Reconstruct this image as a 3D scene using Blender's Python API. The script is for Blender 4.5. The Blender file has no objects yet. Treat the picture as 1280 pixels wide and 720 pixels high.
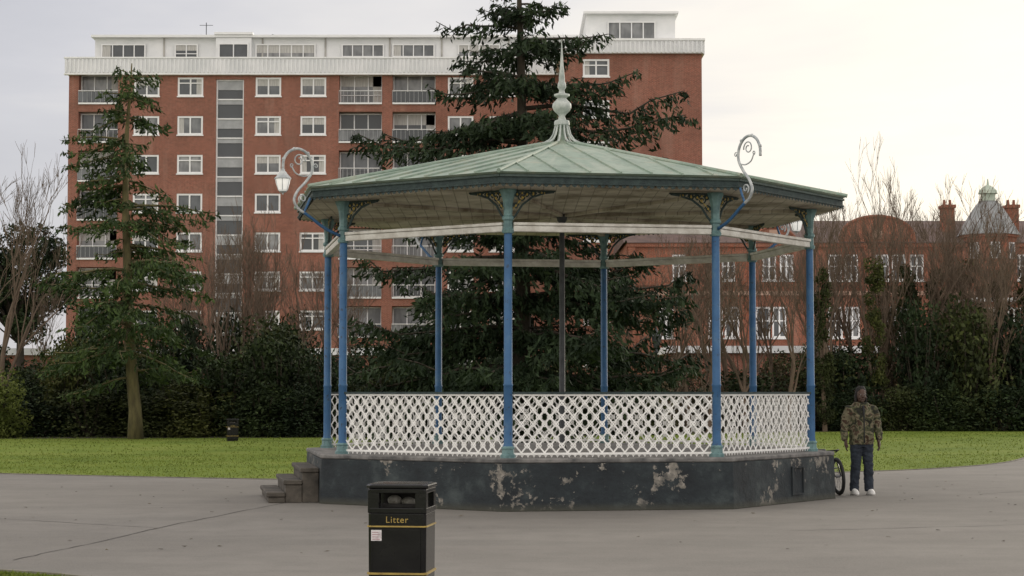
import bpy, math, random
import numpy as np
from mathutils import Vector, Matrix, noise
R_=math.radians
sc=bpy.context.scene
COL=sc.collection
sc.view_settings.view_transform='Standard'
sc.view_settings.look='None'
sc.view_settings.exposure=0

# ------------------------------------------------------------------ materials
def new_mat(name):
    m=bpy.data.materials.new(name); m.use_nodes=True
    nt=m.node_tree; b=nt.nodes['Principled BSDF']
    return m,nt,b
def N(nt,t,**k):
    n=nt.nodes.new(t)
    for a,v in k.items(): setattr(n,a,v)
    return n
def ramp(nt,src,stops,interp='LINEAR'):
    r=N(nt,'ShaderNodeValToRGB'); r.color_ramp.interpolation=interp
    e=r.color_ramp.elements
    while len(e)<len(stops): e.new(0.5)
    for i,(p,c) in enumerate(stops):
        e[i].position=p; e[i].color=(c[0],c[1],c[2],1) if isinstance(c,(tuple,list)) else (c,c,c,1)
    nt.links.new(src,r.inputs[0]); return r.outputs[0]
def mix(nt,f,a,b,bt='MIX'):
    m=N(nt,'ShaderNodeMix',data_type='RGBA',blend_type=bt)
    for i,v in ((0,f),(6,a),(7,b)):
        if isinstance(v,bpy.types.NodeSocket): nt.links.new(v,m.inputs[i])
        elif i==0: m.inputs[0].default_value=v
        else: m.inputs[i].default_value=(v[0],v[1],v[2],1)
    return m.outputs[2]
def coords(nt,scale=(1,1,1),kind='Object'):
    tc=N(nt,'ShaderNodeTexCoord'); mp=N(nt,'ShaderNodeMapping')
    mp.inputs['Scale'].default_value=scale
    nt.links.new(tc.outputs[kind],mp.inputs[0]); return mp.outputs[0]
def noisen(nt,vec,s,d=4,r=0.6,dist=0):
    n=N(nt,'ShaderNodeTexNoise'); n.inputs['Scale'].default_value=s; n.inputs['Detail'].default_value=d
    n.inputs['Roughness'].default_value=r; n.inputs['Distortion'].default_value=dist
    nt.links.new(vec,n.inputs['Vector']); return n.outputs['Fac']
def bump(nt,b,h,st,dist=0.02):
    n=N(nt,'ShaderNodeBump'); n.inputs['Strength'].default_value=st; n.inputs['Distance'].default_value=dist
    nt.links.new(h,n.inputs['Height']); nt.links.new(n.outputs[0],b.inputs['Normal'])
def simple(name,c1,c2=None,scale=4,rough=0.6,bs=0.2,metal=0,stretch=(1,1,1),lo=0.35,hi=0.65,spec=0.5):
    m,nt,b=new_mat(name); c2=c2 or tuple(x*0.75 for x in c1)
    v=coords(nt,stretch); f=noisen(nt,v,scale)
    col=ramp(nt,f,[(lo,c1),(hi,c2)])
    nt.links.new(col,b.inputs['Base Color']); b.inputs['Roughness'].default_value=rough
    b.inputs['Metallic'].default_value=metal; b.inputs['Specular IOR Level'].default_value=spec
    if bs: bump(nt,b,noisen(nt,v,scale*6,2),bs)
    return m
def leafmat(name,dark,light,tr=0.0):
    m,nt,b=new_mat(name)
    g=N(nt,'ShaderNodeNewGeometry'); v=coords(nt)
    oi=N(nt,'ShaderNodeObjectInfo')
    f=noisen(nt,v,0.9,2)
    a=mix(nt,g.outputs['Random Per Island'],dark,light)
    c=mix(nt,ramp(nt,f,[(0.35,0.0),(0.62,1.0)]),tuple(x*0.6 for x in dark),a)
    br=ramp(nt,oi.outputs['Random'],[(0.0,(0.75,0.75,0.8)),(0.5,(1,1,1)),(1.0,(1.45,1.3,1.1))])
    c=mix(nt,1.0,c,br,'MULTIPLY')
    nt.links.new(c,b.inputs['Base Color']); b.inputs['Roughness'].default_value=0.7
    b.inputs['Specular IOR Level'].default_value=0.2
    if tr:
        t=N(nt,'ShaderNodeBsdfTranslucent'); nt.links.new(c,t.inputs[0])
        ms=N(nt,'ShaderNodeMixShader'); ms.inputs[0].default_value=tr
        nt.links.new(b.outputs[0],ms.inputs[1]); nt.links.new(t.outputs[0],ms.inputs[2])
        nt.links.new(ms.outputs[0],nt.nodes['Material Output'].inputs[0])
    return m
def brickmat(name,c1,c2,mortar,stain=(0.14,0.075,0.055)):
    m,nt,b=new_mat(name)
    tc=N(nt,'ShaderNodeTexCoord'); s=N(nt,'ShaderNodeSeparateXYZ'); nt.links.new(tc.outputs['Object'],s.inputs[0])
    ad=N(nt,'ShaderNodeMath',operation='ADD'); nt.links.new(s.outputs[0],ad.inputs[0]); nt.links.new(s.outputs[1],ad.inputs[1])
    cb=N(nt,'ShaderNodeCombineXYZ'); nt.links.new(ad.outputs[0],cb.inputs[0]); nt.links.new(s.outputs[2],cb.inputs[1])
    br=N(nt,'ShaderNodeTexBrick'); nt.links.new(cb.outputs[0],br.inputs[0])
    for k,v in (('Scale',1),('Brick Width',0.225),('Row Height',0.075),('Mortar Size',0.010),('Bias',0.0)): br.inputs[k].default_value=v
    br.inputs['Color1'].default_value=(*c1,1); br.inputs['Color2'].default_value=(*c2,1); br.inputs['Mortar'].default_value=(*mortar,1)
    sp=noisen(nt,cb.outputs[0],5.5,3,0.8)
    f=noisen(nt,cb.outputs[0],0.35,5,0.65)
    c=mix(nt,ramp(nt,sp,[(0.42,0.0),(0.62,0.4)]),br.outputs['Color'],stain)
    c=mix(nt,ramp(nt,f,[(0.42,0.0),(0.8,0.65)]),c,stain)
    st=N(nt,'ShaderNodeMapping'); st.inputs['Scale'].default_value=(1.2,0.12,1); nt.links.new(cb.outputs[0],st.inputs[0])
    c=mix(nt,ramp(nt,noisen(nt,st.outputs[0],1.0,4),[(0.5,0.0),(0.75,0.35)]),c,(0.44,0.28,0.22))
    nt.links.new(c,b.inputs['Base Color']); b.inputs['Roughness'].default_value=0.9; b.inputs['Specular IOR Level'].default_value=0.2
    return m

M={}
M['brick']=brickmat('red_brick',(0.37,0.118,0.078),(0.27,0.083,0.056),(0.38,0.27,0.21))
M['brick2']=brickmat('orange_brick',(0.38,0.105,0.055),(0.28,0.08,0.045),(0.40,0.25,0.18))
M['whiteclad']=simple('white_cladding',(0.88,0.88,0.89),(0.76,0.77,0.78),0.6,0.6,0)
M['white']=simple('white_window_paint',(0.90,0.90,0.90),(0.84,0.84,0.84),1.5,0.5,0)
M['slab']=simple('concrete_edge',(0.5,0.48,0.45),(0.33,0.32,0.3),1.2,0.8,0)
M['spandrel']=simple('grey_spandrel_panel',(0.46,0.47,0.48),(0.33,0.34,0.35),1.2,0.5,0)
m,nt,b=new_mat('window_glass'); 
oi=N(nt,'ShaderNodeObjectInfo')
c=ramp(nt,oi.outputs['Random'],[(0.0,(0.05,0.055,0.06)),(0.5,(0.13,0.14,0.15)),(1.0,(0.34,0.34,0.34))])
v=coords(nt,(1,1,0.5)); c=mix(nt,ramp(nt,noisen(nt,v,1.3,2),[(0.4,0.0),(0.6,0.6)]),c,(0.06,0.065,0.07))
nt.links.new(c,b.inputs['Base Color']); b.inputs['Roughness'].default_value=0.12; b.inputs['Specular IOR Level'].default_value=0.5
M['glass']=m
M['curtain']=simple('net_curtain',(0.6,0.59,0.56),(0.40,0.39,0.37),5,0.9,0,stretch=(6,1,0.3))
M['slate']=simple('slate_roof',(0.16,0.105,0.09),(0.10,0.07,0.065),1.2,0.8,0.2)
M['lead']=simple('lead_roof',(0.33,0.34,0.35),(0.22,0.23,0.23),1.5,0.6,0.1)
M['cupola']=simple('pale_green_cupola_paint',(0.52,0.58,0.48),(0.38,0.44,0.36),3,0.6,0.1)
M['terra']=simple('pale_stone',(0.50,0.33,0.25),(0.38,0.23,0.17),1.5,0.8,0.1)

# bandstand
def bluepaint():
    m,nt,b=new_mat('blue_column_paint'); v=coords(nt)
    oi=N(nt,'ShaderNodeObjectInfo'); ad=N(nt,'ShaderNodeVectorMath',operation='ADD'); nt.links.new(v,ad.inputs[0]); nt.links.new(oi.outputs['Location'],ad.inputs[1])
    f=noisen(nt,ad.outputs[0],3,5,0.65)
    c=ramp(nt,f,[(0.3,(0.024,0.092,0.21)),(0.55,(0.038,0.125,0.27)),(0.75,(0.09,0.18,0.28))])
    f2=noisen(nt,ad.outputs[0],14,6,0.7)
    c=mix(nt,ramp(nt,f2,[(0.59,0.0),(0.65,0.85)]),c,(0.03,0.04,0.06))
    nt.links.new(c,b.inputs['Base Color']); b.inputs['Roughness'].default_value=0.6; bump(nt,b,f2,0.25,0.01); return m
M['blue']=bluepaint()
M['capital']=simple('teal_green_capital_paint',(0.17,0.29,0.29),(0.09,0.17,0.18),9,0.5,0.3)
M['cream']=simple('weathered_white_paint',(0.78,0.76,0.71),(0.52,0.49,0.44),5,0.5,0.25)
M['rail']=simple('white_iron_paint',(0.97,0.96,0.94),(0.86,0.85,0.82),7,0.45,0.2)
M['darkteal']=simple('dark_teal_iron',(0.018,0.032,0.034),(0.04,0.065,0.062),12,0.7,0.3)
M['gold']=simple('aged_gold_paint',(0.46,0.33,0.08),(0.32,0.22,0.06),10,0.4,0.1)
def roofmat():
    m,nt,b=new_mat('verdigris_metal_roof'); v=coords(nt)
    f=noisen(nt,v,1.3,5,0.65); f2=noisen(nt,v,9,5,0.7)
    c=ramp(nt,f,[(0.3,(0.20,0.27,0.22)),(0.5,(0.28,0.36,0.29)),(0.7,(0.37,0.43,0.35))])
    c=mix(nt,ramp(nt,f2,[(0.5,0.0),(0.7,0.65)]),c,(0.14,0.18,0.14))
    f3=noisen(nt,v,3.2,5,0.6); c=mix(nt,ramp(nt,f3,[(0.55,0.0),(0.68,0.6)]),c,(0.36,0.35,0.26))
    tc=N(nt,'ShaderNodeTexCoord'); s=N(nt,'ShaderNodeSeparateXYZ'); nt.links.new(tc.outputs['Object'],s.inputs[0])
    at=N(nt,'ShaderNodeMath',operation='ARCTAN2'); nt.links.new(s.outputs[1],at.inputs[0]); nt.links.new(s.outputs[0],at.inputs[1])
    cb=N(nt,'ShaderNodeCombineXYZ'); ml=N(nt,'ShaderNodeMath',operation='MULTIPLY'); ml.inputs[1].default_value=9; nt.links.new(at.outputs[0],ml.inputs[0]); nt.links.new(ml.outputs[0],cb.inputs[0]); nt.links.new(s.outputs[2],cb.inputs[1])
    c=mix(nt,ramp(nt,noisen(nt,cb.outputs[0],2.2,4,0.6),[(0.5,0.0),(0.68,0.5)]),c,(0.42,0.45,0.38))
    nt.links.new(c,b.inputs['Base Color']); b.inputs['Roughness'].default_value=0.6; bump(nt,b,f2,0.3,0.01); return m
M['roof']=roofmat()
def ceilmat():
    m,nt,b=new_mat('boarded_ceiling_paint'); v=coords(nt)
    s=N(nt,'ShaderNodeSeparateXYZ'); nt.links.new(v,s.inputs[0])
    mu=N(nt,'ShaderNodeMath',operation='MULTIPLY'); mu.inputs[1].default_value=5.5; nt.links.new(s.outputs[0],mu.inputs[0])
    fr=N(nt,'ShaderNodeMath',operation='FRACT'); nt.links.new(mu.outputs[0],fr.inputs[0])
    g=ramp(nt,fr.outputs[0],[(0.0,0.0),(0.06,1.0),(0.94,1.0),(1.0,0.0)])
    c=ramp(nt,noisen(nt,v,1.6,6,0.65),[(0.36,(0.20,0.16,0.115)),(0.5,(0.44,0.39,0.31)),(0.66,(0.60,0.545,0.45))])
    c=mix(nt,g,(0.22,0.19,0.15),c)
    nt.links.new(c,b.inputs['Base Color']); b.inputs['Roughness'].default_value=0.7; bump(nt,b,g,0.5,0.01); return m
M['ceil']=ceilmat()
def basemat():
    m,nt,b=new_mat('peeling_navy_masonry_paint'); v=coords(nt)
    s=N(nt,'ShaderNodeSeparateXYZ'); nt.links.new(v,s.inputs[0])
    c=ramp(nt,noisen(nt,v,2.2,6,0.65),[(0.35,(0.010,0.014,0.018)),(0.52,(0.020,0.028,0.033)),(0.68,(0.055,0.070,0.072))])
    f=noisen(nt,v,1.3,2,0.5); f2=noisen(nt,v,8.0,8,0.68,0.2)
    ad=N(nt,'ShaderNodeMath',operation='ADD'); nt.links.new(f,ad.inputs[0]); nt.links.new(f2,ad.inputs[1])
    mr=N(nt,'ShaderNodeMapRange'); mr.inputs[1].default_value=1.115; mr.inputs[2].default_value=1.15; nt.links.new(ad.outputs[0],mr.inputs[0])
    pc=ramp(nt,noisen(nt,v,11,5),[(0.35,(0.09,0.088,0.082)),(0.55,(0.24,0.22,0.19)),(0.75,(0.44,0.40,0.36))])
    c=mix(nt,mr.outputs[0],c,pc)
    mr2=N(nt,'ShaderNodeMapRange'); mr2.inputs[1].default_value=0.12; mr2.inputs[2].default_value=0.0; nt.links.new(s.outputs[2],mr2.inputs[0])
    c=mix(nt,mr2.outputs[0],c,(0.06,0.06,0.045))
    nt.links.new(c,b.inputs['Base Color']); b.inputs['Roughness'].default_value=0.75; bump(nt,b,ad.outputs[0],0.6,0.03); return m
M['base']=basemat()
M['deck']=simple('concrete_deck',(0.24,0.23,0.22),(0.08,0.08,0.08),4,0.85,0.4)
M['step']=simple('worn_concrete_steps',(0.11,0.095,0.078),(0.04,0.036,0.03),4,0.85,0.5)
M['pole']=simple('dark_iron_pole',(0.02,0.024,0.028),(0.05,0.055,0.06),8,0.5,0.2)
M['finial']=simple('finial_grey_white_paint',(0.58,0.61,0.58),(0.34,0.38,0.36),8,0.5,0.2)
M['scroll']=simple('pale_iron_scroll_paint',(0.60,0.62,0.62),(0.30,0.33,0.35),9,0.5,0.2)
m,nt,b=new_mat('opal_lantern_glass'); b.inputs['Roughness'].default_value=0.15
nt.links.new(ramp(nt,noisen(nt,coords(nt),12),[(0.3,(0.8,0.8,0.8)),(0.7,(0.95,0.95,0.93))]),b.inputs['Base Color'])
b.inputs['Emission Color'].default_value=(1,.97,.9,1); b.inputs['Emission Strength'].default_value=0.35; M['opal']=m

# ground
def asphalt():
    m,nt,b=new_mat('worn_asphalt'); v=coords(nt)
    big=noisen(nt,v,0.22,4,0.6); med=noisen(nt,v,1.5,6,0.7); fine=noisen(nt,v,60,3,0.7)
    vs=coords(nt,(0.35,1.5,1)); stain=noisen(nt,vs,0.5,5,0.6)
    c=ramp(nt,big,[(0.3,(0.165,0.153,0.138)),(0.7,(0.235,0.220,0.200))])
    c=mix(nt,ramp(nt,med,[(0.42,0.0),(0.72,0.6)]),c,(0.118,0.111,0.102))
    c=mix(nt,ramp(nt,stain,[(0.5,0.0),(0.62,0.45)]),c,(0.135,0.127,0.116))
    c=mix(nt,ramp(nt,fine,[(0.35,0.0),(0.7,0.6)]),c,(0.28,0.265,0.24))
    nt.links.new(c,b.inputs['Base Color']); b.inputs['Roughness'].default_value=0.85; b.inputs['Specular IOR Level'].default_value=0.25
    bump(nt,b,fine,0.35,0.006); return m
M['asphalt']=asphalt()
M['tar']=simple('dark_crack_filling',(0.06,0.056,0.05),(0.10,0.094,0.086),6,0.9,0.2)
def grassm():
    m,nt,b=new_mat('lawn_grass'); v=coords(nt)
    f=noisen(nt,v,0.35,5,0.65); f2=noisen(nt,v,12,5,0.75)
    c=ramp(nt,f,[(0.3,(0.105,0.155,0.022)),(0.5,(0.16,0.215,0.034)),(0.72,(0.22,0.25,0.055))])
    c=mix(nt,ramp(nt,f2,[(0.4,0.0),(0.75,0.45)]),c,(0.085,0.12,0.022))
    nt.links.new(c,b.inputs['Base Color']); b.inputs['Roughness'].default_value=0.9; b.inputs['Specular IOR Level'].default_value=0.1
    bump(nt,b,f2,0.5,0.03); return m
M['grass']=grassm()
M['blade']=leafmat('grass_blades',(0.12,0.17,0.024),(0.25,0.30,0.065),0.3)
M['soil']=simple('leaf_litter_soil',(0.035,0.03,0.018),(0.06,0.05,0.03),1.5,0.95,0.6)
M['kerb']=simple('stone_edging',(0.24,0.22,0.18),(0.14,0.13,0.11),3,0.9,0.3)
M['bark']=simple('mossy_bark',(0.17,0.145,0.065),(0.09,0.075,0.038),3,0.95,0.6,stretch=(2,2,0.5))
M['barkdark']=simple('dark_bark',(0.04,0.033,0.024),(0.07,0.055,0.04),3,0.95,0.6)
M['twig']=simple('grey_brown_twigs',(0.17,0.12,0.085),(0.11,0.08,0.055),2,0.95,0)
M['conifer']=leafmat('conifer_needles',(0.024,0.050,0.016),(0.085,0.130,0.042))
M['cedar']=leafmat('cedar_needles',(0.020,0.040,0.016),(0.066,0.100,0.040))
M['yew']=leafmat('dark_evergreen_leaves',(0.014,0.027,0.010),(0.046,0.070,0.026))
M['olive']=leafmat('olive_leaves',(0.034,0.046,0.014),(0.095,0.11,0.035))
M['lime']=leafmat('light_green_leaves',(0.08,0.11,0.025),(0.20,0.24,0.07),0.2)
M['brownleaf']=leafmat('brown_twiggy_leaves',(0.055,0.045,0.022),(0.14,0.108,0.055))

# bin etc.
M['binblack']=simple('black_bin_plastic',(0.005,0.005,0.006),(0.010,0.010,0.010),5,0.2,0.03,spec=0.35)
M['hole']=simple('dark_interior',(0.01,0.009,0.008),(0.025,0.022,0.02),8,0.8,0)
M['sticker']=simple('white_sticker',(0.75,0.72,0.72),(0.6,0.55,0.56),30,0.5,0,lo=0.5,hi=0.6)
M['ink']=simple('print_ink',(0.5,0.25,0.3),(0.4,0.3,0.32),20,0.5,0)
M['paper']=simple('rubbish_bag',(0.30,0.29,0.26),(0.13,0.12,0.10),9,0.6,0.3)
M['skin']=simple('dark_brown_skin',(0.085,0.045,0.03),(0.06,0.033,0.022),8,0.5,0.05)
M['hair']=simple('black_hair',(0.010,0.008,0.007),(0.02,0.016,0.014),30,0.7,0.4)
M['denim']=simple('dark_blue_denim',(0.034,0.045,0.062),(0.016,0.021,0.032),7,0.9,0.4)
M['shoe']=simple('white_trainer',(0.82,0.81,0.78),(0.65,0.64,0.62),8,0.5,0.1)
M['shirt']=simple('dark_shirt',(0.02,0.02,0.022),(0.035,0.035,0.035),8,0.9,0.1)
M['eye']=simple('eye_white',(0.6,0.58,0.55),(0.55,0.5,0.48),8,0.3,0)
M['black']=simple('black_rubber',(0.012,0.012,0.012),(0.022,0.022,0.022),8,0.7,0.1)
M['steel']=simple('bicycle_steel',(0.22,0.22,0.23),(0.12,0.12,0.13),8,0.4,0,metal=0.8)
M['frame']=simple('bicycle_frame_paint',(0.02,0.02,0.025),(0.03,0.03,0.035),8,0.3,0)
m,nt,b=new_mat('camouflage_cloth'); v=coords(nt,(1,1,1))
c=ramp(nt,noisen(nt,v,9,3,0.5,0.8),[(0.0,(0.022,0.022,0.015)),(0.42,(0.07,0.073,0.036)),(0.50,(0.17,0.15,0.095)),(0.58,(0.065,0.038,0.024)),(0.66,(0.038,0.045,0.022))],'CONSTANT')
nt.links.new(c,b.inputs['Base Color']); b.inputs['Roughness'].default_value=0.95; bump(nt,b,noisen(nt,v,14,4),0.5,0.02); M['camo']=m

# ------------------------------------------------------------------ mesh builder
class MB:
    def __init__(s): s.v=[]; s.f=[]; s.m=[]
    def add(s,vs,fs,m=0):
        o=len(s.v); s.v+= [tuple(v) for v in vs]; s.f+=[tuple(i+o for i in f) for f in fs]; s.m+=[m]*len(fs)
    def box(s,x0,x1,y0,y1,z0,z1,m=0):
        s.add([(x0,y0,z0),(x1,y0,z0),(x1,y1,z0),(x0,y1,z0),(x0,y0,z1),(x1,y0,z1),(x1,y1,z1),(x0,y1,z1)],
              [(0,3,2,1),(4,5,6,7),(0,1,5,4),(1,2,6,5),(2,3,7,6),(3,0,4,7)],m)
    def bar(s,p0,p1,w,d,side,m=0):
        p0=Vector(p0);p1=Vector(p1);t=(p1-p0).normalized();sd=Vector(side).normalized();u=t.cross(sd).normalized()
        c=[u*w/2+sd*d/2,u*-w/2+sd*d/2,u*-w/2-sd*d/2,u*w/2-sd*d/2]
        s.add([p0+a for a in c]+[p1+a for a in c],[(0,1,2,3),(7,6,5,4),(0,4,5,1),(1,5,6,2),(2,6,7,3),(3,7,4,0)],m)
    def tube(s,pts,rad,n=8,m=0,cap=True,closed=False):
        pts=[Vector(p) for p in pts]; k=len(pts)
        if not isinstance(rad,(list,tuple)): rad=[rad]*k
        vs=[];ref=None
        for i,p in enumerate(pts):
            if closed: t=(pts[(i+1)%k]-pts[i-1])
            else: t=(pts[min(i+1,k-1)]-pts[max(i-1,0)])
            t=t.normalized() if t.length>1e-9 else Vector((0,0,1))
            if ref is None:
                ref=t.cross(Vector((0,0,1)))
                if ref.length<0.1: ref=t.cross(Vector((0,1,0)))
            ref=(ref-t*ref.dot(t)).normalized(); b=t.cross(ref)
            for j in range(n):
                a=2*math.pi*j/n; vs.append(p+(ref*math.cos(a)+b*math.sin(a))*rad[i])
        fs=[]
        for i in range(k if closed else k-1):
            i2=(i+1)%k
            for j in range(n):
                j2=(j+1)%n; fs.append((i*n+j,i*n+j2,i2*n+j2,i2*n+j))
        if cap and not closed:
            fs.append(tuple(range(n-1,-1,-1))); fs.append(tuple((k-1)*n+j for j in range(n)))
        s.add(vs,fs,m)
    def loft(s,rings,n=16,m=0,p=2.0):
        vs=[]
        for cx,cy,cz,rx,ry in rings:
            for j in range(n):
                a=2*math.pi*j/n; ca,sa=math.cos(a),math.sin(a)
                vs.append((cx+rx*math.copysign(abs(ca)**(2/p),ca),cy+ry*math.copysign(abs(sa)**(2/p),sa),cz))
        k=len(rings); fs=[]
        up=rings[-1][2]>rings[0][2]
        for i in range(k-1):
            for j in range(n):
                j2=(j+1)%n; q=(i*n+j,i*n+j2,(i+1)*n+j2,(i+1)*n+j); fs.append(q if up else q[::-1])
        a=tuple(range(n-1,-1,-1)); b=tuple((k-1)*n+j for j in range(n))
        fs+= [a,b] if up else [a[::-1],b[::-1]]
        s.add(vs,fs,m)
    def lathe(s,prof,n=16,m=0,c=(0,0,0),rot=0):
        vs=[]
        for r,z in prof:
            for j in range(n):
                a=2*math.pi*j/n+rot; vs.append((c[0]+r*math.cos(a),c[1]+r*math.sin(a),c[2]+z))
        k=len(prof); fs=[]
        for i in range(k-1):
            for j in range(n):
                j2=(j+1)%n; fs.append((i*n+j,i*n+j2,(i+1)*n+j2,(i+1)*n+j))
        fs.append(tuple(range(n-1,-1,-1))); fs.append(tuple((k-1)*n+j for j in range(n)))
        s.add(vs,fs,m)
    def ball(s,c,r,m=0,sx=1,sy=1,sz=1,n=12):
        k=8; rings=[]
        for i in range(k+1):
            a=-math.pi/2+math.pi*i/k; rr=max(math.cos(a),0.02)*r
            rings.append((c[0],c[1],c[2]+math.sin(a)*r*sz,rr*sx,rr*sy))
        s.loft(rings,n,m)
    def mesh(s,name,mats,smooth=False):
        me=bpy.data.meshes.new(name); me.from_pydata(s.v,[],s.f)
        for mm in mats: me.materials.append(mm)
        if len(mats)>1: me.polygons.foreach_set('material_index',s.m)
        if smooth: me.polygons.foreach_set('use_smooth',[True]*len(s.f))
        me.update(); return me
    def obj(s,name,mats,parent=None,loc=(0,0,0),smooth=False,rot=0):
        return place(s.mesh(name,mats,smooth),name,parent,loc,rot)
def place(me,name,parent=None,loc=(0,0,0),rot=0,scale=None):
    o=bpy.data.objects.new(name,me); COL.objects.link(o); o.location=loc
    if rot: o.rotation_euler=(0,0,rot)
    if scale: o.scale=scale
    if parent: o.parent=parent
    return o
def thing(name,loc,label,cat,group=None,rot=0):
    e=bpy.data.objects.new(name,None); COL.objects.link(e); e.location=loc; e.rotation_euler=(0,0,rot); e.empty_display_size=0.2
    tag(e,label,cat,group); return e
def tag(o,label,cat,group=None):
    o['label']=label; o['category']=cat
    if group: o['group']=group
    return o
def autosmooth(o,ang=40):
    me=o.data
    me.polygons.foreach_set('use_smooth',[True]*len(me.polygons))
    try: me.set_sharp_from_angle(angle=R_(ang))
    except Exception: pass
    return o

# ------------------------------------------------------------------ world, sun, camera
sun_az=R_(34); sun_el=R_(14)
w=bpy.data.worlds.new('World'); sc.world=w; w.use_nodes=True; nt=w.node_tree; bg=nt.nodes['Background']
sky=N(nt,'ShaderNodeTexSky',sky_type='NISHITA'); sky.sun_disc=False; sky.sun_elevation=sun_el; sky.sun_rotation=sun_az
tc=N(nt,'ShaderNodeTexCoord')
sk=mix(nt,1.0,sky.outputs[0],(0.10,0.10,0.10),'MULTIPLY')
dp=N(nt,'ShaderNodeVectorMath',operation='DOT_PRODUCT'); nt.links.new(tc.outputs['Generated'],dp.inputs[0])
sd=Vector((math.sin(sun_az)*math.cos(sun_el),math.cos(sun_az)*math.cos(sun_el),math.sin(sun_el))); dp.inputs[1].default_value=sd
mp=N(nt,'ShaderNodeMapping'); mp.inputs['Scale'].default_value=(1.8,1.8,7.5); nt.links.new(tc.outputs['Generated'],mp.inputs[0])
cl=noisen(nt,mp.outputs[0],2.0,5,0.55,0.4)
md=N(nt,'ShaderNodeMath',operation='MULTIPLY_ADD'); md.inputs[1].default_value=0.36; md.inputs[2].default_value=-0.18; nt.links.new(cl,md.inputs[0])
ad=N(nt,'ShaderNodeMath',operation='ADD'); nt.links.new(dp.outputs['Value'],ad.inputs[0]); nt.links.new(md.outputs[0],ad.inputs[1])
cc=ramp(nt,ad.outputs[0],[(0.0,(1.34,1.26,1.18)),(0.38,(1.28,1.21,1.16)),(0.58,(0.56,0.56,0.61)),(0.72,(0.68,0.67,0.71)),(0.83,(0.88,0.845,0.83)),(0.93,(1.20,1.11,0.96))])
fin=mix(nt,0.88,sk,cc)
nt.links.new(fin,bg.inputs[0]); bg.inputs[1].default_value=1.0
sl=bpy.data.lights.new('sun','SUN'); sl.energy=1.0; sl.angle=R_(16); sl.color=(1,0.91,0.78)
so=bpy.data.objects.new('sun',sl); COL.objects.link(so); so.rotation_euler=(-sd).to_track_quat('-Z','Y').to_euler()
cam=bpy.data.cameras.new('camera'); co=bpy.data.objects.new('camera',cam); COL.objects.link(co); sc.camera=co
cam.sensor_width=36; cam.lens=66.4; cam.clip_end=3000; cam.clip_start=0.1
co.location=(0,0,1.66); co.rotation_euler=(R_(90+3.13),0,0)

# ------------------------------------------------------------------ ground
def struct(o,label=None):
    o['kind']='structure'
    if label: o['label']=label
    o['category']=o.name.split('.')[0]
    return o
mb=MB(); mb.add([(-900,-200,0),(900,-200,0),(900,1500,0),(-900,1500,0)],[(0,1,2,3)])
struct(mb.obj('ground',[M['grass']]),'green mown park lawn')
far=[(-40,47.5),(-24,43.0),(-16,40.2),(-10.3,38.1),(-6.8,36.4),(-3.6,35.3),(0,35.6),(3.5,36.9),(7.5,39.1),(9.2,40.6),(11.0,43.0),(12.4,46),(14.5,52),(17.5,60),(22,68),(40,85)]
near=[(60,60),(60,-20),(-2.9,-20),(-2.95,12),(-3.15,15.4),(-3.7,16.9),(-4.76,17.6),(-6.5,18.2),(-10,19.2),(-16,21.5),(-40,30)]
def sm(pts,k=3):
    for _ in range(k):
        q=[pts[0]]
        for a,b in zip(pts,pts[1:]):
            q.append((a[0]*.75+b[0]*.25,a[1]*.75+b[1]*.25)); q.append((a[0]*.25+b[0]*.75,a[1]*.25+b[1]*.75))
        q.append(pts[-1]); pts=q
    return pts
fars=sm(far,2); nears=near[:3]+sm(near[3:],2)
poly=fars+nears
mb=MB(); mb.add([(x,y,0.004) for x,y in poly],[tuple(range(len(poly)-1,-1,-1))])
struct(mb.obj('path',[M['asphalt']]),'worn grey asphalt park path')
# filled joints crossing the old surface
sr=random.Random(6); mb=MB()
for P in ([(-4.9,18.7),(-4.6,20.5),(-4.3,23),(-3.7,26.5),(-3.2,29)],[(-4.3,23),(-6.5,24.6),(-9,26.2)],[(3.2,22.5),(6.5,23.6),(10.5,24.2)],[(7.5,30.5),(9.5,32.5),(12,36)]):
    pts=[]
    for a,b in zip(P,P[1:]):
        for k in range(8):
            t=k/8; pts.append(Vector((a[0]*(1-t)+b[0]*t+sr.gauss(0,.012),a[1]*(1-t)+b[1]*t+sr.gauss(0,.03),0.008)))
    vs=[]
    for i,p in enumerate(pts):
        t=(pts[min(i+1,len(pts)-1)]-pts[max(i-1,0)]).normalized(); n=Vector((-t.y,t.x,0))*sr.uniform(.005,.013); vs+=[p-n,p+n]
    mb.add(vs,[(2*i,2*i+2,2*i+3,2*i+1) for i in range(len(pts)-1)])
struct(mb.obj('path_joint',[M['tar']]),'thin dark joints in the asphalt')
def edging(pts,off,name):
    mb=MB(); 
    L=[Vector((x,y,0)) for x,y in pts]; vs=[]
    for i,p in enumerate(L):
        t=(L[min(i+1,len(L)-1)]-L[max(i-1,0)]).normalized(); n=Vector((-t.y,t.x,0))*off
        vs+=[p+Vector((0,0,0.0)),p+Vector((0,0,0.02)),p+n+Vector((0,0,0.02)),p+n]
    fs=[]
    for i in range(len(L)-1):
        for j in range(3): a=i*4+j; fs.append((a,a+1,a+5,a+4))
    mb.add(vs,fs); struct(mb.obj(name,[M['kerb']]),'narrow stone edging between path and lawn')
edging(fars,0.06,'kerb'); edging(nears[3:],-0.06,'kerb')
def fary(x): return float(np.interp(x,[p[0] for p in fars],[p[1] for p in fars]))
bed=[(-60,65),(-20,66),(-14,67),(-6,68),(2,70),(9,75),(16,80),(26,82),(60,85),(60,108),(-60,108)]
mb=MB(); mb.add([(x,y,0.004) for x,y in bed],[tuple(range(len(bed)))])
struct(mb.obj('soil',[M['soil']]),'dark leaf-littered shrubbery soil')
rng=np.random.default_rng(5)
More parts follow.
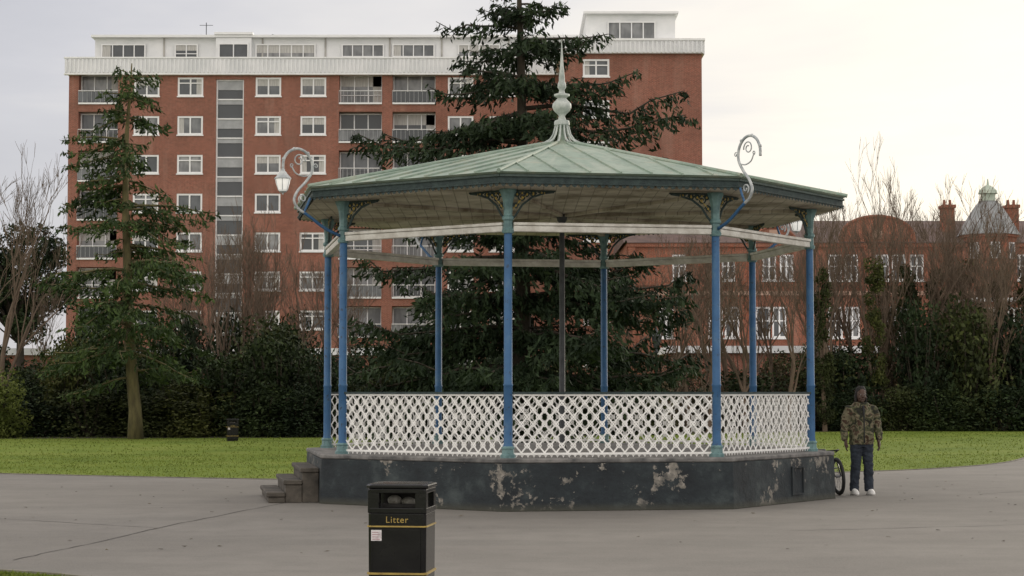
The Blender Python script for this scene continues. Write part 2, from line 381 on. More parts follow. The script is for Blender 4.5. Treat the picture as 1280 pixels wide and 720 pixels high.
def blades(n,xr,yr,test,h):
    x=rng.uniform(*xr,n); y=rng.uniform(*yr,n)
    k=np.array([test(a,b) for a,b in zip(x,y)]); return x[k],y[k],h
V=[];F=[]
for (x,y,h) in (blades(34000,(-20,20),(35.3,50),lambda a,b:b>fary(a)+0.02 and abs(a)<b*0.32,0.04),
                blades(14000,(-22,24),(50,77),lambda a,b:b>fary(a)+0.05 and abs(a)<b*0.32,0.06),
                blades(16000,(-7,-3.3),(14.5,18.2),lambda a,b:b<np.interp(a,[-10,-6.5,-4.76,-3.7,-3.15],[19.1,18.1,17.5,16.8,15.3]),0.04)):
    for a,b in zip(x,y):
        t=rng.uniform(0,math.pi); hh=h*rng.uniform(0.4,1.1); wd=h*0.3; dx,dy=rng.normal(0,h*0.5,2); o=len(V)
        V+=[(a-wd*math.cos(t),b-wd*math.sin(t),0),(a+wd*math.cos(t),b+wd*math.sin(t),0),(a+dx,b+dy,hh)]; F.append((o,o+1,o+2))
me=bpy.data.meshes.new('grass'); me.from_pydata(V,[],F); me.materials.append(M['blade'])
g=place(me,'grass'); g['kind']='stuff'; g['label']='short uneven green grass blades on the lawn'; g['category']='grass'
V=[];F=[]
for k in range(420):
    a=rng.uniform(-14,14); b=rng.uniform(19,44)
    if abs(a)>b*.32: continue
    if (a-.8)**2+(b-30.3)**2<5.2**2: continue
    t=rng.uniform(0,math.pi); s_=rng.uniform(.015,.035); o=len(V)
    V+=[(a+s_*math.cos(t+q),b+s_*math.sin(t+q)*.7,0.009+.012*rng.random()) for q in (0,1.57,3.14,4.71)]; F.append((o,o+1,o+2,o+3))
me=bpy.data.meshes.new('fallen_leaves'); me.from_pydata(V,[],F); me.materials.append(M['brownleaf'])
g=place(me,'fallen_leaves'); g['kind']='stuff'; g['label']='small brown fallen leaves scattered on the path'; g['category']='leaves'

# ------------------------------------------------------------------ bandstand
X0,Y0=0.805,30.3
PH=[R_(-12.6+45*i) for i in range(-2,6)]
def dr(p): return Vector((math.sin(p),-math.cos(p),0))
BS=thing('bandstand',(X0,Y0,0),'octagonal bandstand with green metal roof, blue columns and white lattice railings','bandstand')
def octa(r,z): return [tuple(dr(p)*r+Vector((0,0,z))) for p in PH]
def octprism(mb,r0,z0,r1,z1,m=0,caps=True):
    vs=octa(r0,z0)+octa(r1,z1); fs=[(i,(i+1)%8,8+(i+1)%8,8+i) for i in range(8)]
    if caps: fs+=[tuple(range(7,-1,-1)),tuple(range(8,16))]
    mb.add(vs,fs,m)
DECK=0.73
RP=4.30
mb=MB(); octprism(mb,RP+.01,0,RP-.01,0.665); 
pl=mb.obj('platform',[M['base']],BS)
mod=pl.modifiers.new('b','BEVEL'); mod.width=0.015; mod.segments=2
mb=MB(); octprism(mb,RP,0.667,RP,DECK); o=mb.obj('deck',[M['deck']],BS); mod=o.modifiers.new('b','BEVEL'); mod.width=0.015
pm=(PH[3]+PH[4])/2; n_=dr(pm); t_=Vector((math.cos(pm),math.sin(pm),0)); ap=RP*math.cos(R_(22.5))
mb=MB(); cc_=n_*(ap+0.012)+t_*0.35
for sx in (-.18,.18): mb.bar(cc_+t_*sx+Vector((0,0,.14)),cc_+t_*sx+Vector((0,0,.52)),0.022,0.02,n_,0)
for zz in (.13,.53): mb.bar(cc_-t_*.19+Vector((0,0,zz)),cc_+t_*.19+Vector((0,0,zz)),0.022,0.018,n_,0)
o=mb.obj('hatch',[M['base']],BS)
pm=(PH[0]+PH[1])/2; ang=math.atan2(-math.cos(pm),math.sin(pm)); apo=RP*math.cos(R_(22.5))
for k in range(3):
    mb=MB(); h=0.18*(3-k)-0.02; x0=apo+0.003+0.25*k; x1=x0+0.25-0.003
    mb.box(x0,x1,-0.9-0.01*k,1.35+0.01*k,0,h-0.07); mb.box(x0,x1+0.03,-0.92-0.01*k,1.37+0.01*k,h-0.068,h)
    o=mb.obj('step',[M['step']],BS,rot=ang); mod=o.modifiers.new('b','BEVEL'); mod.width=0.012
RC=3.94
mb=MB(); mb.lathe([(0.075,0.16),(0.062,0.2),(0.062,1.0),(0.068,1.01),(0.068,1.03),(0.060,1.04),(0.056,3.15),(0.05,3.16)],14)
colm=mb.mesh('column',[M['blue']]); 
mb=MB(); mb.lathe([(0.11,0),(0.11,0.04),(0.09,0.055),(0.085,0.12),(0.095,0.13),(0.095,0.15),(0.075,0.165),(0.05,0.17)],8,rot=R_(22.5))
plm=mb.mesh('plinth',[M['capital']])
mb=MB(); mb.lathe([(0.05,3.14),(0.082,3.15),(0.09,3.19),(0.07,3.22),(0.065,3.32),(0.085,3.34),(0.085,3.37),(0.062,3.40),(0.066,3.52),(0.078,3.62),(0.105,3.70),(0.125,3.74),(0.125,3.768)],8,rot=R_(22.5))
cpm=mb.mesh('capital',[M['capital']])
def spiral(cx,cz,r0,r1,a0,a1,n=22):
    return [(cx+(r0+(r1-r0)*i/n)*math.cos(a0+(a1-a0)*i/n),0,cz+(r0+(r1-r0)*i/n)*math.sin(a0+(a1-a0)*i/n)) for i in range(n+1)]
mb=MB()
mb.tube([(0.07,0,3.36),(0.12,0,3.42),(0.2,0,3.55),(0.34,0,3.66),(0.52,0,3.72),(0.66,0,3.74)],0.017,6)
mb.tube([(0.07,0,3.75),(0.68,0,3.75)],0.014,6)
for cx,cz,r in ((0.2,3.66,0.075),(0.36,3.705,0.045),(0.48,3.725,0.03),(0.11,3.54,0.045),(0.13,3.7,0.04),(0.27,3.70,0.04)):
    mb.tube(spiral(cx,cz,r,0.012,0,R_(560)),0.012,5)
    mb.ball((cx,0,cz),0.02,1,n=6)
mb.tube([(0.08,0,3.5),(0.16,0,3.6),(0.28,0,3.71)],0.011,5,1)
for k in range(7):
    a=0.12+k*0.08; mb.ball((a,0,3.74-0.02*(k%2)),0.018,k%2,n=6)
brm=mb.mesh('scroll_bracket',[M['darkteal'],M['gold']])
for i,p in enumerate(PH):
    o=place(colm,'column',BS,dr(p)*RC+Vector((0,0,DECK)))
    autosmooth(o)
    place(plm,'plinth',o,(0,0,0),rot=p); place(cpm,'capital',o,(0,0,0),rot=p)
    for s in (1,-1):
        q=PH[(i+s)%8]; d=(dr(q)-dr(p)); place(brm,'scroll_bracket',o,rot=math.atan2(d.y,d.x))
for i in range(8):
    a=dr(PH[i])*RC; b=dr(PH[(i+1)%8])*RC; d=(b-a).normalized(); mb=MB()
    L=(b-a).length
    mb.box(-L/2+0.07,L/2-0.07,-0.045,0.045,3.90,3.985); mb.box(-L/2+0.07,L/2-0.07,-0.065,0.065,3.988,4.03)
    c=(a+b)/2; o=mb.obj('tie_beam',[M['cream']],BS,(c.x,c.y,0),rot=math.atan2(d.y,d.x))
    mod=o.modifiers.new('b','BEVEL'); mod.width=0.006
# railings: crisp diagonal lattice with small rings at the crossings
L=2*RC*math.sin(R_(22.5)); hw=L/2-0.075
z0r,z1r=DECK+0.07,1.60
mb=MB()
def clipline(x,s):
    pts=[(x+(zz-z0r)/s,zz) for zz in (z0r,z1r)]
    (xa,za),(xb,zb)=pts
    dx=xb-xa
    ta=(-hw-xa)/dx; tb=(hw-xa)/dx
    if ta>tb: ta,tb=tb,ta
    t0=max(0,ta); t1=min(1,tb)
    if t1-t0<0.03: return None
    return (xa+dx*t0,za+(zb-za)*t0),(xa+dx*t1,za+(zb-za)*t1)
PX,PZ=0.165,0.2; sl_=PZ/PX
for s,yo in ((sl_,0.0035),(-sl_,-0.0035)):
    x=-PX*15
    while x<hw+1.2:
        r=clipline(x,s)
        if r:
            (xa,za),(xb,zb)=r; mb.bar((xa,yo,za),(xb,yo,zb),0.021,0.006,(0,1,0))
        x+=PX
iz=1
while z0r+iz*PZ/2<z1r-.03:
    zz=z0r+iz*PZ/2; x=-PX*15+(PX/2 if iz%2 else 0)
    while x<hw-0.05:
        if x>-hw+0.05:
            n=12; vs=[];fs=[]
            for j in range(n):
                a=2*math.pi*j/n
                for rr in (0.029,0.040): vs.append((x+rr*math.cos(a),-0.0085,zz+rr*math.sin(a)))
            for j in range(n):
                j2=(j+1)%n; fs.append((2*j,2*j+1,2*j2+1,2*j2))
            mb.add(vs,fs); mb.add([(a_,0.0085,c_) for a_,b_,c_ in vs],[f[::-1] for f in fs])
        x+=PX
    iz+=1
mb.box(-hw,hw,-0.015,0.015,z0r-0.03,z0r); mb.box(-hw,hw,-0.014,0.014,z1r-0.005,z1r+0.018)
for k in range(int(2*hw/0.084)):
    xx=-hw+0.04+k*0.084; mb.add([(xx-0.025,0,z0r-0.03),(xx+0.025,0,z0r-0.03),(xx,0,z0r-0.068)],[(0,1,2)])
lat=mb.mesh('lattice_panel',[M['rail']])
mb=MB(); mb.box(-hw-0.03,hw+0.03,-0.03,0.03,z1r+0.02,z1r+0.05); hr=mb.mesh('handrail',[M['darkteal']])
for i in range(1,8):
    a=dr(PH[i])*RC; b=dr(PH[(i+1)%8])*RC; c=(a+b)/2; d=b-a; rot=math.atan2(d.y,d.x)
    o=place(lat,'railing',BS,(c.x,c.y,0),rot); place(hr,'handrail',o)
# ceiling
mb=MB(); octprism(mb,4.42,4.50,4.42,4.53); o=mb.obj('ceiling',[M['ceil']],BS)
mb=MB()
for p in PH:
    mb.bar(dr(p)*0.15+Vector((0,0,4.475)),dr(p)*3.85+Vector((0,0,4.475)),0.09,0.045,(0,0,1))
mb.obj('ceiling_beam',[M['ceil']],BS)
mb=MB(); mb.lathe([(0.07,DECK),(0.07,DECK+.05),(0.048,DECK+.08),(0.042,4.35),(0.075,4.4),(0.09,4.46),(0.09,4.498)],12); mb.obj('centre_pole',[M['pole']],BS,smooth=True)
# roof
RE,ZE,ZT,RT=4.52,4.69,5.60,0.42
mb=MB(); octprism(mb,RE,ZE,RT,ZT,0); octprism(mb,4.46,ZE-0.03,RE,ZE-0.002,0)
ae,at=RE*math.cos(R_(22.5)),RT*math.cos(R_(22.5))
def rz(a): return ZE+(ae-a)/(ae-at)*(ZT-ZE)
for i in range(8):
    pm=(PH[i]+PH[(i+1)%8])/2 if i<7 else PH[7]+R_(22.5)
    n=dr(pm); t=Vector((math.cos(pm),math.sin(pm),0))
    for tt in (-1.32,-0.88,-0.44,0,0.44,0.88,1.32):
        ai=max(abs(tt)/math.tan(R_(22.5)),at)
        mb.bar(n*(ae+0.01)+t*tt+Vector((0,0,rz(ae)+0.010)),n*ai+t*tt+Vector((0,0,rz(ai)+0.010)),0.022,0.028,(0,0,1))
    p=PH[i]; mb.tube([dr(p)*(RE+0.01)+Vector((0,0,ZE+0.01)),dr(p)*RT+Vector((0,0,ZT+0.01))],0.030,8)
RO=mb.obj('roof',[M['roof']],BS)
mb=MB(); 
vs=octa(4.46,4.53)+octa(4.46,4.655); mb.add(vs,[(i,(i+1)%8,8+(i+1)%8,8+i) for i in range(8)])
vs=octa(4.43,4.53)+octa(4.43,4.655); mb.add(vs,[(i,8+i,8+(i+1)%8,(i+1)%8) for i in range(8)])
for i in range(8):
    a=dr(PH[i])*4.47; b=dr(PH[(i+1)%8])*4.47; nn=(a+b).normalized(); u=(b-a).normalized(); L2=(b-a).length; k=int(L2/0.10)
    mb.bar(a+Vector((0,0,4.640)),b+Vector((0,0,4.640)),0.03,0.03,nn,1); mb.bar(a+Vector((0,0,4.54)),b+Vector((0,0,4.54)),0.02,0.022,nn)
    for j in range(k):
        c=a+u*(L2*(j+0.5)/k)
        vs=[c+u*0.042+Vector((0,0,4.535)),c+u*0.025+Vector((0,0,4.500)),c+Vector((0,0,4.485)),c-u*0.025+Vector((0,0,4.500)),c-u*0.042+Vector((0,0,4.535))]
        mb.add(vs,[(0,1,2,3,4)])
mb.obj('fascia',[M['darkteal'],simple('faded_teal_paint',(0.07,0.10,0.09),(0.03,0.05,0.045),10,0.6,0.2)],BS)
mb=MB(); Zf=ZT
mb.lathe([(0.40,0.0),(0.40,0.035),(0.37,0.04)],8,0,(0,0,Zf),rot=R_(-12.6))
mb.lathe([(0.10,0.33),(0.125,0.35),(0.125,0.39),(0.115,0.42),(0.06,0.44),(0.05,0.50),(0.075,0.53),(0.13,0.58),(0.155,0.64),(0.148,0.70),(0.09,0.76),(0.07,0.79),(0.125,0.82),(0.125,0.85),(0.05,0.87),(0.042,0.92),(0.07,0.96),(0.065,1.02),(0.045,1.08),(0.05,1.10),(0.03,1.30),(0.028,1.31),(0.010,1.62),(0.002,1.72)],14,1,(0,0,Zf))
mb.lathe([(0.06,0.03),(0.05,0.34)],8,0,(0,0,Zf))
for j in range(12):
    a=R_(-12.6)+j*math.pi/6
    mb.tube([(math.cos(a)*r,math.sin(a)*r,Zf+z) for r,z in ((0.38,0.035),(0.29,0.055),(0.20,0.11),(0.14,0.20),(0.10,0.35))],0.016,6,1)
o=mb.obj('finial',[M['roof'],M['finial']],BS); autosmooth(o,50)
def catmull(P,n=6):
    P=[Vector(p) for p in P]; Q=[P[0]*2-P[1]]+P+[P[-1]*2-P[-2]]; out=[]
    for i in range(1,len(Q)-2):
        for k in range(n):
            t=k/n; a,b,c,d=Q[i-1:i+3]
            out.append(0.5*((2*b)+(c-a)*t+(2*a-5*b+4*c-d)*t*t+(3*b-a-3*c+d)*t**3))
    out.append(P[-1]); return out
mb=MB()
main=catmull([(4.60,0,4.30),(4.70,0,4.36),(4.76,0,4.48),(4.70,0,4.62),(4.57,0,4.76),(4.47,0,4.92),(4.48,0,5.08),(4.58,0,5.20),(4.72,0,5.24),(4.86,0,5.18),(4.935,0,5.06),(4.945,0,4.93)])
mb.tube(main,0.021,7)
mb.tube(spiral(4.68,5.07,0.10,0.03,R_(190),R_(190-480)),0.010,6)
mb.tube(spiral(4.62,4.50,0.075,0.015,R_(-60),R_(380)),0.012,6)
mb.tube(catmull([(4.50,0,4.86),(4.62,0,4.84),(4.74,0,4.88),(4.80,0,4.97)]),0.010,6)
mb.tube(spiral(4.80,4.99,0.03,0.01,R_(-90),R_(300)),0.008,5)
mb.tube(spiral(4.41,5.0,0.04,0.01,0,R_(400)),0.008,5)
for a_ in (20,75,130): mb.ball((4.70+.255*math.cos(R_(a_)),0,4.98+.265*math.sin(R_(a_))),.026,n=6)
bw=mb.mesh('lamp_bracket',[M['scroll']],True)
mb=MB(); mb.tube(catmull([(4.0,0,3.98),(4.25,0,4.08),(4.5,0,4.24),(4.60,0,4.30)]),0.024,7); mb.tube(catmull([(4.60,0,4.30),(4.54,0,4.42),(4.50,0,4.52)]),0.018,6)
arm=mb.mesh('support_arm',[M['blue']],True)
mb=MB(); 
mb.lathe([(0.012,4.94),(0.03,4.92),(0.03,4.90),(0.05,4.88),(0.07,4.85),(0.125,4.79),(0.125,4.775)][::-1],12,0,(4.945,0,0))
mb.lathe([(0.112,4.774),(0.098,4.70),(0.072,4.62),(0.05,4.60)][::-1],12,1,(4.945,0,0))
mb.lathe([(0.06,4.60),(0.05,4.585),(0.015,4.57),(0.012,4.55)][::-1],12,0,(4.945,0,0))
for j in range(6):
    a=j*math.pi/3; mb.tube([(4.945+0.115*math.cos(a),0.115*math.sin(a),4.775),(4.945+0.075*math.cos(a),0.075*math.sin(a),4.61)],0.006,4)
mb.tube([(4.945,0,4.93),(4.945,0,5.10)],0.008,5)
lan=mb.mesh('lantern',[M['scroll'],M['opal']])
for i in (1,3,5,7):
    p=PH[i]; rot=math.atan2(-math.cos(p),math.sin(p))
    o=place(bw,'lamp_bracket',BS,rot=rot); place(arm,'support_arm',o)
    if i!=3: place(lan,'lantern',o,(0,0,0 if i==1 else -.14))

# ------------------------------------------------------------------ litter bin
def rrect(h,c):
    return [(h-c,-h),(h,-h+c),(h,h-c),(h-c,h),(-h+c,h),(-h,h-c),(-h,-h+c),(-h+c,-h)]
def prism(mb,secs,m=0):
    vs=[];k=len(secs)
    for h,c,z in secs: vs+=[(x,y,z) for x,y in rrect(h,c)]
    fs=[]
    for i in range(k-1):
        for j in range(8): j2=(j+1)%8; fs.append((i*8+j,i*8+j2,(i+1)*8+j2,(i+1)*8+j))
    fs.append(tuple(range(7,-1,-1))); fs.append(tuple((k-1)*8+j for j in range(8)))
    mb.add(vs,fs,m)
def litter_bin(loc,rot,label,scale=1):
    E=thing('litter_bin',loc,label,'litter bin','black litter bins in the park',rot); E.scale=(scale,)*3
    mb=MB(); prism(mb,[(0.222,0.02,0),(0.222,0.02,0.06),(0.230,0.02,0.07),(0.234,0.02,0.69)])
    o=mb.obj('body',[M['binblack']],E); md=o.modifiers.new('b','BEVEL'); md.width=0.004; md.segments=2
    mb=MB()
    for sx in (1,-1):
        for sy in (1,-1):
            mb.box(min(sx*0.236,sx*0.145),max(sx*0.236,sx*0.145),min(sy*0.236,sy*0.145),max(sy*0.236,sy*0.145),0.692,0.88)
    prism(mb,[(0.2375,0.02,0.692),(0.2375,0.02,0.735)]); prism(mb,[(0.2375,0.02,0.85),(0.2375,0.02,0.885)])
    o=mb.obj('hood',[M['binblack']],E); md=o.modifiers.new('b','BEVEL'); md.width=0.006; md.segments=2
    mb=MB(); prism(mb,[(0.237,0.03,0.887),(0.250,0.035,0.893),(0.250,0.035,0.912),(0.240,0.04,0.922),(0.15,0.04,0.927),(0.02,0.01,0.928)])
    o=mb.obj('lid',[M['binblack']],E); md=o.modifiers.new('b','BEVEL'); md.width=0.004; md.segments=2
    mb=MB(); mb.box(-0.14,0.14,-0.14,0.14,0.736,0.76); mb.ball((-0.05,-0.06,0.785),0.045,1,sx=1.3); mb.ball((0.06,-0.04,0.775),0.045,1,sx=1.4,sz=.8)
    mb.box(-.142,.142,-.02,.02,.761,.849)
    mb.obj('liner',[M['hole'],M['paper']],E)
    mb=MB(); mb.box(-0.19,0.19,-0.2395,-0.2345,0.10,0.565); mb.box(.15,.17,-.243,-.2395,.33,.37)
    o=mb.obj('door',[M['binblack']],E); md=o.modifiers.new('b','BEVEL'); md.width=0.002; md.segments=2
    for z,h in ((0.583,0.011),(0.208,0.016)):
        mb=MB(); prism(mb,[(0.2425,0.022,z),(0.2425,0.022,z+h)]); mb.obj('gold_band',[M['gold']],E)
    mb=MB(); mb.box(-0.206,-0.122,-0.2425,-0.2396,0.475,0.56); 
    o=mb.obj('sticker',[M['sticker']],E)
    mb=MB()
    for k in range(4): mb.box(-0.197,-0.135-0.012*(k%2),-0.2442,-0.2428,0.485+0.018*k,0.491+0.018*k)
    mb.obj('sticker_print',[M['ink']],E)
    cu=bpy.data.curves.new('txt','FONT'); cu.body='Litter'; cu.size=0.072; cu.align_x='CENTER'; cu.extrude=0.001; cu.space_character=1.12
    tmp=bpy.data.objects.new('tmp',cu); COL.objects.link(tmp); dg=bpy.context.evaluated_depsgraph_get()
    me=bpy.data.meshes.new_from_object(tmp.evaluated_get(dg)); bpy.data.objects.remove(tmp)
    me.materials.clear(); me.materials.append(M['gold']); o=place(me,'lettering',E,(0,-0.2365,0.618)); o.rotation_euler=(R_(90),0,0)
    return E
litter_bin((-0.885,15.3,0),R_(-7),'black square litter bin with gold lettering on the path')
litter_bin((-9.35,63.3,0),R_(15),'black litter bin standing on the lawn beside dark shrubs',0.8)

# ------------------------------------------------------------------ person
def remesh(mb,name,mats,voxel,parent,smooth_it=6,fold=0,fs=9,seed=0):
    me=mb.mesh(name,mats); o=bpy.data.objects.new('tmp',me); COL.objects.link(o)
    md=o.modifiers.new('r','REMESH'); md.mode='VOXEL'; md.voxel_size=voxel
    s=o.modifiers.new('s','SMOOTH'); s.iterations=smooth_it; s.factor=0.5
    dg=bpy.context.evaluated_depsgraph_get(); dg.update(); r=bpy.data.meshes.new_from_object(o.evaluated_get(dg)); bpy.data.objects.remove(o)
    r.name=name; r.materials.clear(); [r.materials.append(x) for x in mats]
    if fold:
        nm=[v.normal.copy() for v in r.vertices]
        for v,n in zip(r.vertices,nm):
            q=Vector((v.co.x*fs,v.co.y*fs+seed,v.co.z*fs*1.7)); v.co=v.co+n*(noise.noise(q)*fold+noise.noise(q*2.3)*fold*0.5)
    r.polygons.foreach_set('use_smooth',[True]*len(r.polygons)); r.update()
    return place(r,name,parent)
PE=thing('person',(5.60,30.35,0.008),'person in camouflage jacket, jeans and white trainers beside the platform','person',rot=R_(6))
mb=MB()
mb.loft([(0,0.005,1.475,0.035,0.05),(0,-0.01,1.49,0.05,0.068),(0,-0.005,1.52,0.062,0.085),(0,0,1.56,0.07,0.092),(0,0.005,1.60,0.075,0.097),(0,0.01,1.65,0.074,0.096),(0,0.012,1.69,0.058,0.078),(0,0.012,1.715,0.025,0.035)],18)
mb.tube([(0,-0.088,1.60),(0,-0.108,1.567),(0,-0.09,1.553)],[0.010,0.019,0.012],8)
mb.ball((0,-0.083,1.527),0.024,0,sx=1.2,sy=0.6,sz=0.5); mb.ball((0,-0.07,1.493),0.022)
for s in (1,-1):
    mb.ball((s*0.077,0.01,1.575),0.022,0,sx=0.4,sy=0.8,sz=1.4)
    mb.ball((s*0.03,-0.078,1.612),0.018,0,sx=1.4,sy=0.6,sz=0.5)
    mb.ball((s*0.045,-0.06,1.555),0.025,0)
mb.tube([(0,0.02,1.40),(0,0.015,1.46),(0,0.005,1.53)],[0.062,0.055,0.055],12)
mb.loft([(0,0,.86,.15,.105),(0,0,.95,.155,.11),(0,0,1.06,.138,.1),(0,0,1.22,.155,.108),(0,0,1.36,.175,.1),(0,.01,1.42,.13,.075),(0,.01,1.45,.07,.06)],18)
for s in (1,-1):
    mb.tube([(s*.085,0,.92),(s*.095,-.01,.7),(s*.105,-.015,.48),(s*.112,.015,.3),(s*.118,.03,.10),(s*.12,.0,.05)],[.088,.078,.056,.055,.038,.035],12)
    mb.tube([(s*.12,.0,.05),(s*.13,-.08,.04),(s*.135,-.15,.03)],[.035,.036,.024],10)
    mb.tube([(s*.13,0,1.385),(s*.185,0,1.375),(s*.222,.01,1.25),(s*.245,.02,1.10),(s*.262,-.01,.96),(s*.27,-.04,.845)],[.05,.055,.046,.038,.034,.026],12)
    hx=s*.272
    mb.tube([(hx,-.04,.86),(hx,-.047,.82),(hx,-.053,.785),(hx,-.056,.765)],[.024,.028,.027,.02],10)
    mb.loft([(hx,-.045,.85,.016,.026),(hx,-.052,.80,.017,.038),(hx,-.057,.765,.014,.038),(hx,-.057,.757,.008,.03)][::-1],12)
    for j,(dy,ln) in enumerate(((-.031,.070),(-.011,.078),(.010,.072),(.029,.056))):
        y=-.057+dy
        mb.tube([(hx,y,.768),(hx-s*.002,y-.002,.768-ln*.42),(hx-s*.012,y+.002,.768-ln*.75),(hx-s*.026,y+.006,.768-ln*.98)],[.0092,.0088,.008,.0068],8)
    mb.tube([(hx,-.07,.83),(hx-s*.008,-.098,.805),(hx-s*.014,-.108,.78),(hx-s*.018,-.108,.757)],[.014,.0125,.010,.008],8)
remesh(mb,'body',[M['skin']],0.0065,PE,3)
mb=MB()
mb.loft([(0,.0,.80,.195,.14),(0,0,.84,.205,.148),(0,0,.95,.200,.145),(0,-.005,1.08,.198,.148),(0,-.005,1.22,.200,.145),(0,0,1.34,.205,.132),(0,.008,1.40,.17,.11),(0,.015,1.44,.105,.085),(0,.015,1.475,.09,.085)],22)
for s in (1,-1):
    mb.tube([(s*.12,0,1.37),(s*.19,.0,1.355),(s*.245,.01,1.25),(s*.27,.02,1.10),(s*.285,-.005,.97),(s*.285,-.035,.87)],[.075,.085,.073,.065,.062,.052],14)
    mb.loft([(s*.11,-.14,.88,.06,.018),(s*.11,-.148,.96,.06,.02),(s*.11,-.145,1.0,.055,.012)],12)
    mb.loft([(s*.10,-.135,1.17,.05,.015),(s*.10,-.142,1.24,.05,.018),(s*.10,-.135,1.28,.05,.01)],12)
mb.tube([(-.12,.02,1.43),(-.09,.1,1.42),(0,.135,1.41),(.09,.1,1.42),(.12,.02,1.43)],[.035,.05,.06,.05,.035],10)
mb.tube([(-.10,.04,1.45),(-.075,-.05,1.45),(-.03,-.105,1.40)],[.03,.028,.02],10); mb.tube([(.10,.04,1.45),(.075,-.05,1.45),(.03,-.105,1.40)],[.03,.028,.02],10)
JK=remesh(mb,'jacket',[M['camo']],0.011,PE,3,fold=0.014,fs=9)
mb=MB(); mb.tube([(0,-.160,.83),(0,-.160,1.0),(0,-.158,1.2),(0,-.145,1.33),(0,-.11,1.42)],[.012,.010,.010,.016,.022],6); mb.obj('zip_placket',[M['shirt']],PE,smooth=True)
mb=MB()
mb.loft([(0,0,.76,.15,.115),(0,0,.86,.178,.128),(0,0,.96,.165,.12)],18)
for s in (1,-1):
    mb.tube([(s*.085,0,.86),(s*.092,-.005,.7),(s*.10,-.015,.5),(s*.112,.01,.3),(s*.12,.02,.14),(s*.122,.015,.055)],[.105,.098,.08,.078,.075,.076],14)
remesh(mb,'jeans',[M['denim']],0.011,PE,3,fold=0.013,fs=11,seed=5)
for s in (1,-1):
    mb=MB(); x=s*.13
    mb.loft([(x,-.045,0,.05,.15),(x,-.047,.02,.054,.155),(x,-.045,.04,.052,.15),(x,-.03,.065,.047,.125),(x,.01,.09,.042,.075),(x,.02,.115,.04,.055)],18,p=2.4)
    sh=mb.obj('trainer',[M['shoe']],PE,smooth=True)
    mb=MB(); mb.loft([(x,-.047,-.004,.055,.157),(x,-.047,.014,.057,.159)],18,p=2.4); mb.obj('sole',[M['slab']],sh)
mb=MB()
mb.loft([(0,.045,1.55,.075,.07),(0,.035,1.60,.085,.085),(0,.025,1.65,.088,.095),(0,.02,1.70,.075,.085),(0,.018,1.735,.045,.05)],16)
random.seed(3)
for k in range(30):
    a=R_(-25+230*k/29); x=math.cos(a)*.078; y=.02+math.sin(a)*.082
    l=random.uniform(.12,.2); mb.tube([(x*.9,y,1.66),(x*1.12,y+.01,1.60),(x*1.18+random.uniform(-.01,.01),y+.015,1.60-l*.5),(x*1.12,y+.02,1.60-l)],[.014,.014,.012,.008],6)
remesh(mb,'hair',[M['hair']],0.008,PE,1,fold=0.006,fs=30)
for s in (1,-1):
    mb=MB(); mb.ball((s*.03,-.0865,1.595),0.011,0,sy=.6,sz=.6,n=8); mb.ball((s*.03,-.0925,1.595),0.0055,1,sy=.6,n=8); mb.obj('eye',[M['eye'],M['black']],PE)

# ------------------------------------------------------------------ bicycle
BK=thing('bicycle',(5.225,30.25,0.006),'dark bicycle leaning against the bandstand platform','bicycle')
BK.rotation_euler=(R_(-5),0,R_(99))
rw=0.30
def circ(r,n,c=(0,0,0)): return [(c[0]+r*math.cos(2*math.pi*j/n),c[1],c[2]+r*math.sin(2*math.pi*j/n)) for j in range(n)]
mbt=MB(); mbt.tube(circ(rw-0.028,36),0.030,8,0,closed=True); ty=mbt.mesh('tyre',[M['black']],True)
mbt=MB(); mbt.tube(circ(rw-0.06,36),0.012,6,0,closed=True); mbt.tube([(0,-.035,0),(0,.035,0)],.02,8)
for j in range(20):
    a=2*math.pi*j/20; mbt.tube([(0,.02*(-1)**j,0),((rw-.06)*math.cos(a),0,(rw-.06)*math.sin(a))],.0022,3,cap=False)
rm=mbt.mesh('rim',[M['steel']])
for x in (0.0,0.98):
    mb=MB(); mb.tube([(0,-.05,0),(0,.05,0)],.008,6); wh=mb.obj('wheel',[M['steel']],BK,(x,0,rw)); 
    place(ty,'tyre',wh); place(rm,'rim',wh)
mb=MB(); bb=(0.56,0,.26); st=(0.66,0,.60); hd=(0.22,0,.64); hb=(0.17,0,.54)
for a,b_,r in ((hd,hb,.02),(hb,bb,.018),(hd,st,.016),(bb,st,.016)): mb.tube([a,b_],r,8)
for s in (1,-1):
    mb.tube([bb,(.98,s*.05,rw)],.010,6); mb.tube([(0.65,0,.57),(.98,s*.05,rw)],.009,6); mb.tube([hb,(0.12,s*.05,.52),(0,s*.05,rw)],.011,6)
mb.obj('frame',[M['frame']],BK,smooth=True)
mb=MB(); mb.tube([st,(0.68,0,.66)],.012,8); mb.loft([(0.70,0,.665,.11,.05),(0.72,0,.685,.135,.075),(0.74,0,.71,.10,.07)],14); mb.obj('saddle',[M['black']],BK,smooth=True)
mb=MB(); mb.tube([hd,(0.24,0,.70)],.014,8); mb.tube([(0.42,-.14,.66),(0.32,-.16,.70),(0.24,-.08,.70),(0.24,0,.70),(0.24,.08,.70),(0.32,.16,.70),(0.42,.14,.66)],.012,8); mb.obj('handlebar',[M['black']],BK,smooth=True)
mb=MB(); mb.tube([(bb[0],-.06,bb[2]),(bb[0],.06,bb[2])],.02,8); mb.tube([(.56,.06,.26),(.62,.07,.12)],.009,6); mb.tube([(.56,-.06,.26),(.50,-.07,.40)],.009,6); mb.box(.57,.67,.07,.15,.11,.13); mb.box(.45,.55,-.15,-.07,.39,.41); mb.tube(circ(.09,20,(.56,.045,.26)),.006,5,closed=True)
mb.obj('pedals',[M['steel']],BK)

